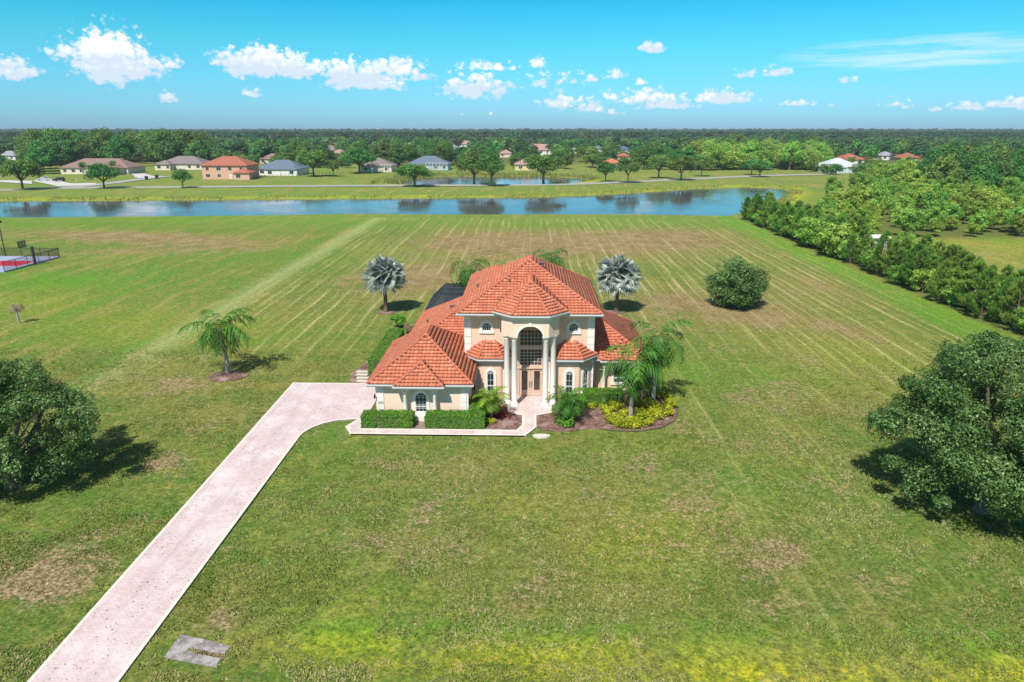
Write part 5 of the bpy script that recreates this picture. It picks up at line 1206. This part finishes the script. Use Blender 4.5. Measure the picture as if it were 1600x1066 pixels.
for k_ in range(46):
    u_ = 1078+212*rs.rand(); v_ = 258+9*rs.rand(); q = G(u_, v_); s_ = 1.3+.9*rs.rand()
    place(BROAD[k_ % 2], (*q, 0), k_*1.3, (s_*1.3, s_*1.3, s_), 'bushy bright tree in the thicket behind the road at the right', 'bushy trees in the thicket behind the road')
for k_ in range(90):
    u_ = (385+235*rs.rand()) if k_ < 45 else (600+480*rs.rand()); v_ = 240+23*rs.rand(); q = G(u_, v_); s_ = 1.0+.6*rs.rand()
    if min(sd_poly(np.array([q[0]]), np.array([q[1]]), P)[0] for P in (POND1, POND2)) < 7 or any(abs(q[0]-ox) < 15 and abs(q[1]-oy) < 14 for ox, oy, _ in occ): continue
    place(BROAD[k_ % 2], (*q, 0), k_*1.3, (s_*1.5, s_*1.5, s_), 'low bushy tree scattered among the far houses', 'low trees among the far houses', mat=L_TREE)
nwood = sum(1 for o in COL.objects if o.name.startswith('wood_tree'))
BELT.sort(key=lambda q: q[0]); rest = BELT[296-nwood:]
for _, a_, l_, z_, s_, lb_, g_, m_ in BELT[:296-nwood]: place(a_, l_, z_, s_, lb_, g_, mat=m_)
print('neighbourhood trees', nI, 'in the mass', len(rest), nwood)
make_palm('queen_palm', 'slim palm by the ranch house at the left', (*G(130, 272), 0), 201, 5, 12, 2.6, .8, n=10, wid=.12); q = G(178, 274)
make_palm('queen_palm', 'slim palm beside the drive of the ranch house', (*q, 0), 202, 6, 12, 2.6, .8, n=10, wid=.12)
make_palm('tall_palm', 'tall palm at the shore of the small pond, by the yellow wing', (*G(813, 270), 0), 203, 9, 14, 3.0, .9, n=10, wid=.14)
for k_, (u_, v_) in enumerate([(1292, 272), (1305, 273), (1340, 273), (1352, 270), (1270, 268)]): place(BROAD[k_ % 2], (*G(u_, v_), 0), k_, (1.5, 1.5, 1.1), 'bushy tree at the front of the white roofed house', 'trees in front of the white roofed house', mat=L_TREE)
make_palm('tall_palm', 'palm in front of the white roofed house, left one', (*G(1312, 268), 0), 204, 6, 14, 3.0, .9, n=10, wid=.14)
make_palm('tall_palm', 'palm in front of the white roofed house, right one', (*G(1328, 268), 0), 205, 6.5, 14, 3.0, .9, n=10, wid=.14)
make_palm('tall_palm', 'tall palm standing out above the trees near the pink house', (*G(679, 240), 0), 206, 10, 14, 4, 1.2, n=10, wid=.25)

def far_tpl(seed, K, per, leaf, rx, rz, cz, clr):
    r_ = np.random.RandomState(seed); cl_ = round_clumps(r_, K, rx, rx, rz, cz, clr[0], clr[1], .35, -.6); v, q, tn = crown_arrays(r_, cl_, per, leaf, .8, .6)
    me = np_mesh('forest_crown', v, q, {'tone': ('FACE', tn)}); me.materials.append(L_FAR if seed % 2 else L_TREE); return bpy.data.objects.new('forest_crown', me)
WT = [bpy.data.objects.new('crowd_crown', BIG[k_].children[0].data if BIG[k_].children[0].name.startswith('crown') else BIG[k_].children[1].data) for k_ in range(4)]
if rest: forest_later = ([q[2] for q in rest], [q[4][2] for q in rest])
TP = [far_tpl(301+k, 14, 26, .75, 4.2, 3.3, 7.0, (1.2, 2.2)) for k in range(4)]
def forest(name, label, pts, scl, tpls):
    pts = np.array(pts); n = len(pts); me = bpy.data.meshes.new(name); me.vertices.add(n); me.vertices.foreach_set('co', pts.astype(np.float32).ravel())
    a = me.attributes.new('scl', 'FLOAT', 'POINT'); a.data.foreach_set('value', np.asarray(scl, dtype=np.float32))
    o = bpy.data.objects.new(name, me); COL.objects.link(o); tag(o, label, 'forest', kind='stuff')
    ng = bpy.data.node_groups.new(name, 'GeometryNodeTree'); ng.interface.new_socket('Geometry', in_out='INPUT', socket_type='NodeSocketGeometry'); ng.interface.new_socket('Geometry', in_out='OUTPUT', socket_type='NodeSocketGeometry')
    N = ng.nodes; L = ng.links; gi = N.new('NodeGroupInput'); go = N.new('NodeGroupOutput'); ip = N.new('GeometryNodeInstanceOnPoints'); j = N.new('GeometryNodeJoinGeometry')
    for tp in tpls:
        oi = N.new('GeometryNodeObjectInfo'); oi.inputs['Object'].default_value = tp; oi.inputs['As Instance'].default_value = True; L.new(oi.outputs['Geometry'], j.inputs[0])
    L.new(gi.outputs[0], ip.inputs['Points']); L.new(j.outputs[0], ip.inputs['Instance']); ip.inputs['Pick Instance'].default_value = True
    rv = N.new('FunctionNodeRandomValue'); rv.data_type = 'FLOAT_VECTOR'; rv.inputs[0].default_value = (0, 0, 0); rv.inputs[1].default_value = (0, 0, 6.28); L.new(rv.outputs[0], ip.inputs['Rotation'])
    na = N.new('GeometryNodeInputNamedAttribute'); na.data_type = 'FLOAT'; na.inputs[0].default_value = 'scl'; L.new(na.outputs[0], ip.inputs['Scale'])
    L.new(ip.outputs[0], go.inputs[0]); md = o.modifiers.new('forest', 'NODES'); md.node_group = ng; return o
if rest: forest('background_trees', 'smaller trees among the far houses', forest_later[0], forest_later[1], WT)
rs = np.random.RandomState(55)
def band(y0, y1, sp, s0, s1, xm_=.86):
    pts = []; sc = []
    for y in np.arange(y0, y1, sp):
        xx = np.arange(-xm_*y-20, xm_*y+20, sp); xx = xx+rs.normal(size=len(xx))*sp*.3; yy = y+rs.normal(size=len(xx))*sp*.3
        for x_, y_ in zip(xx, yy):
            if y_ < 1300 and not free(x_, y_): continue
            pts.append((x_, y_, 0)); sc.append(s0+(s1-s0)*rs.rand())
    return pts, sc
p1, s1 = band(440, 900, 10.5, .75, 1.25)
keep = []
for k, (p, s_) in enumerate(zip(p1, s1)):
    # clearings around the houses in the middle distance
    u_ = p[0]/p[1]; near = p[1] < 640 and -.32 < u_ < .30
    if near and rs.rand() < .2: continue
    keep.append(k)
forest('near_forest', 'woods between and behind the neighbourhood houses', [p1[k] for k in keep], [s1[k] for k in keep], TP)
p2, s2 = band(900, 2200, 16, .9, 1.75)
forest('middle_forest', 'continuous dark forest beyond the houses', p2, s2, [TP[0], TP[2]])
TP2 = [far_tpl(401+2*k, 10, 14, 1.3, 5, 3.0, 6.5, (1.5, 2.6)) for k in range(3)]
p3, s3 = band(2200, 6500, 46, 1.0, 2.4)
forest('distant_forest', 'hazy blue green forest reaching the horizon', p3, s3, TP2)
print('forest', len(keep), len(p2), len(p3))

# ------------------------------------------------------------------ grass tufts on the front lawn
rs = np.random.RandomState(8); n = 420000
yy = 20+44*rs.rand(n)**1.25; xx = (rs.rand(n)*2-1)*(.80*yy+4); keep_ = (vnoise(xx, yy, .7, 3)*.5+vnoise(xx, yy, 2.7, 11)*.5) > .42+.16*rs.rand(n)
for P in (DRIVE, RB, rect(-12.9, 2, 44.3, 70), rect(-1, 12.5, 48, 70)): keep_ &= sd_poly(xx, yy, P) > -.03-.06*rs.rand(n)
keep_ &= sd_poly(xx, yy, [c3p(*p) for p in OUT]) > .05
P2 = np.stack([xx, yy], 1)[keep_]; n = len(P2); z = ground_z(P2[:, 0], P2[:, 1]); P = np.concatenate([P2, z[:, None]-.01], 1)
a = rs.rand(n)*PI*2; s = np.stack([np.cos(a), np.sin(a), np.zeros(n)], 1)*(.022+.03*rs.rand(n))[:, None]; h_ = (.035+.075*rs.rand(n)**2)[:, None]; ln = rs.normal(size=(n, 3))*.05; ln[:, 2] = 0
V = np.stack([P-s, P+s, P+ln+s*.5+h_*np.array([[0, 0, 1]]), P+ln-s*.5+h_*np.array([[0, 0, 1]])], 1).reshape(-1, 3)
tone = np.clip(.62-.5*vnoise(P2[:, 0], P2[:, 1], 4.5, 12)+.45*vnoise(P2[:, 0], P2[:, 1], 1.1, 13)+rs.normal(size=n)*.2-.1, 0, 1)
L_TURF = leaf_mat('turf_blades', (.09, .15, .025), (.20, .24, .055), (.46, .40, .20), .15, .85, spec=.1)
tag(link('grass', np_mesh('grass', V, np.arange(4*n).reshape(n, 4), {'tone': ('FACE', tone)}), L_TURF), 'short green and tan grass blades on the front lawn', 'grass', kind='stuff')
print('blades', n)

# ------------------------------------------------------------------ haze
hz = MB(); hz.box(-9500, 9500, -2500, 9500, -2.5, 30); ho = bpy.data.objects.new('haze', bpy.data.meshes.new('haze')); ho.data.from_pydata(hz.v, [], hz.f); COL.objects.link(ho)
hm = bpy.data.materials.new('haze'); hm.use_nodes = True; t = NT(hm.node_tree); t.n.remove(t.n['Principled BSDF'])
pv = t.new('ShaderNodeVolumePrincipled'); pv.inputs['Color'].default_value = (.66, .80, .95, 1); pv.inputs['Density'].default_value = .00013; pv.inputs['Anisotropy'].default_value = 0
t.l.new(pv.outputs[0], t.n['Material Output'].inputs['Volume']); ho.data.materials.append(hm); tag(ho, kind='stuff')
ho['label'] = 'pale blue haze over the far forest'; ho['category'] = 'haze'
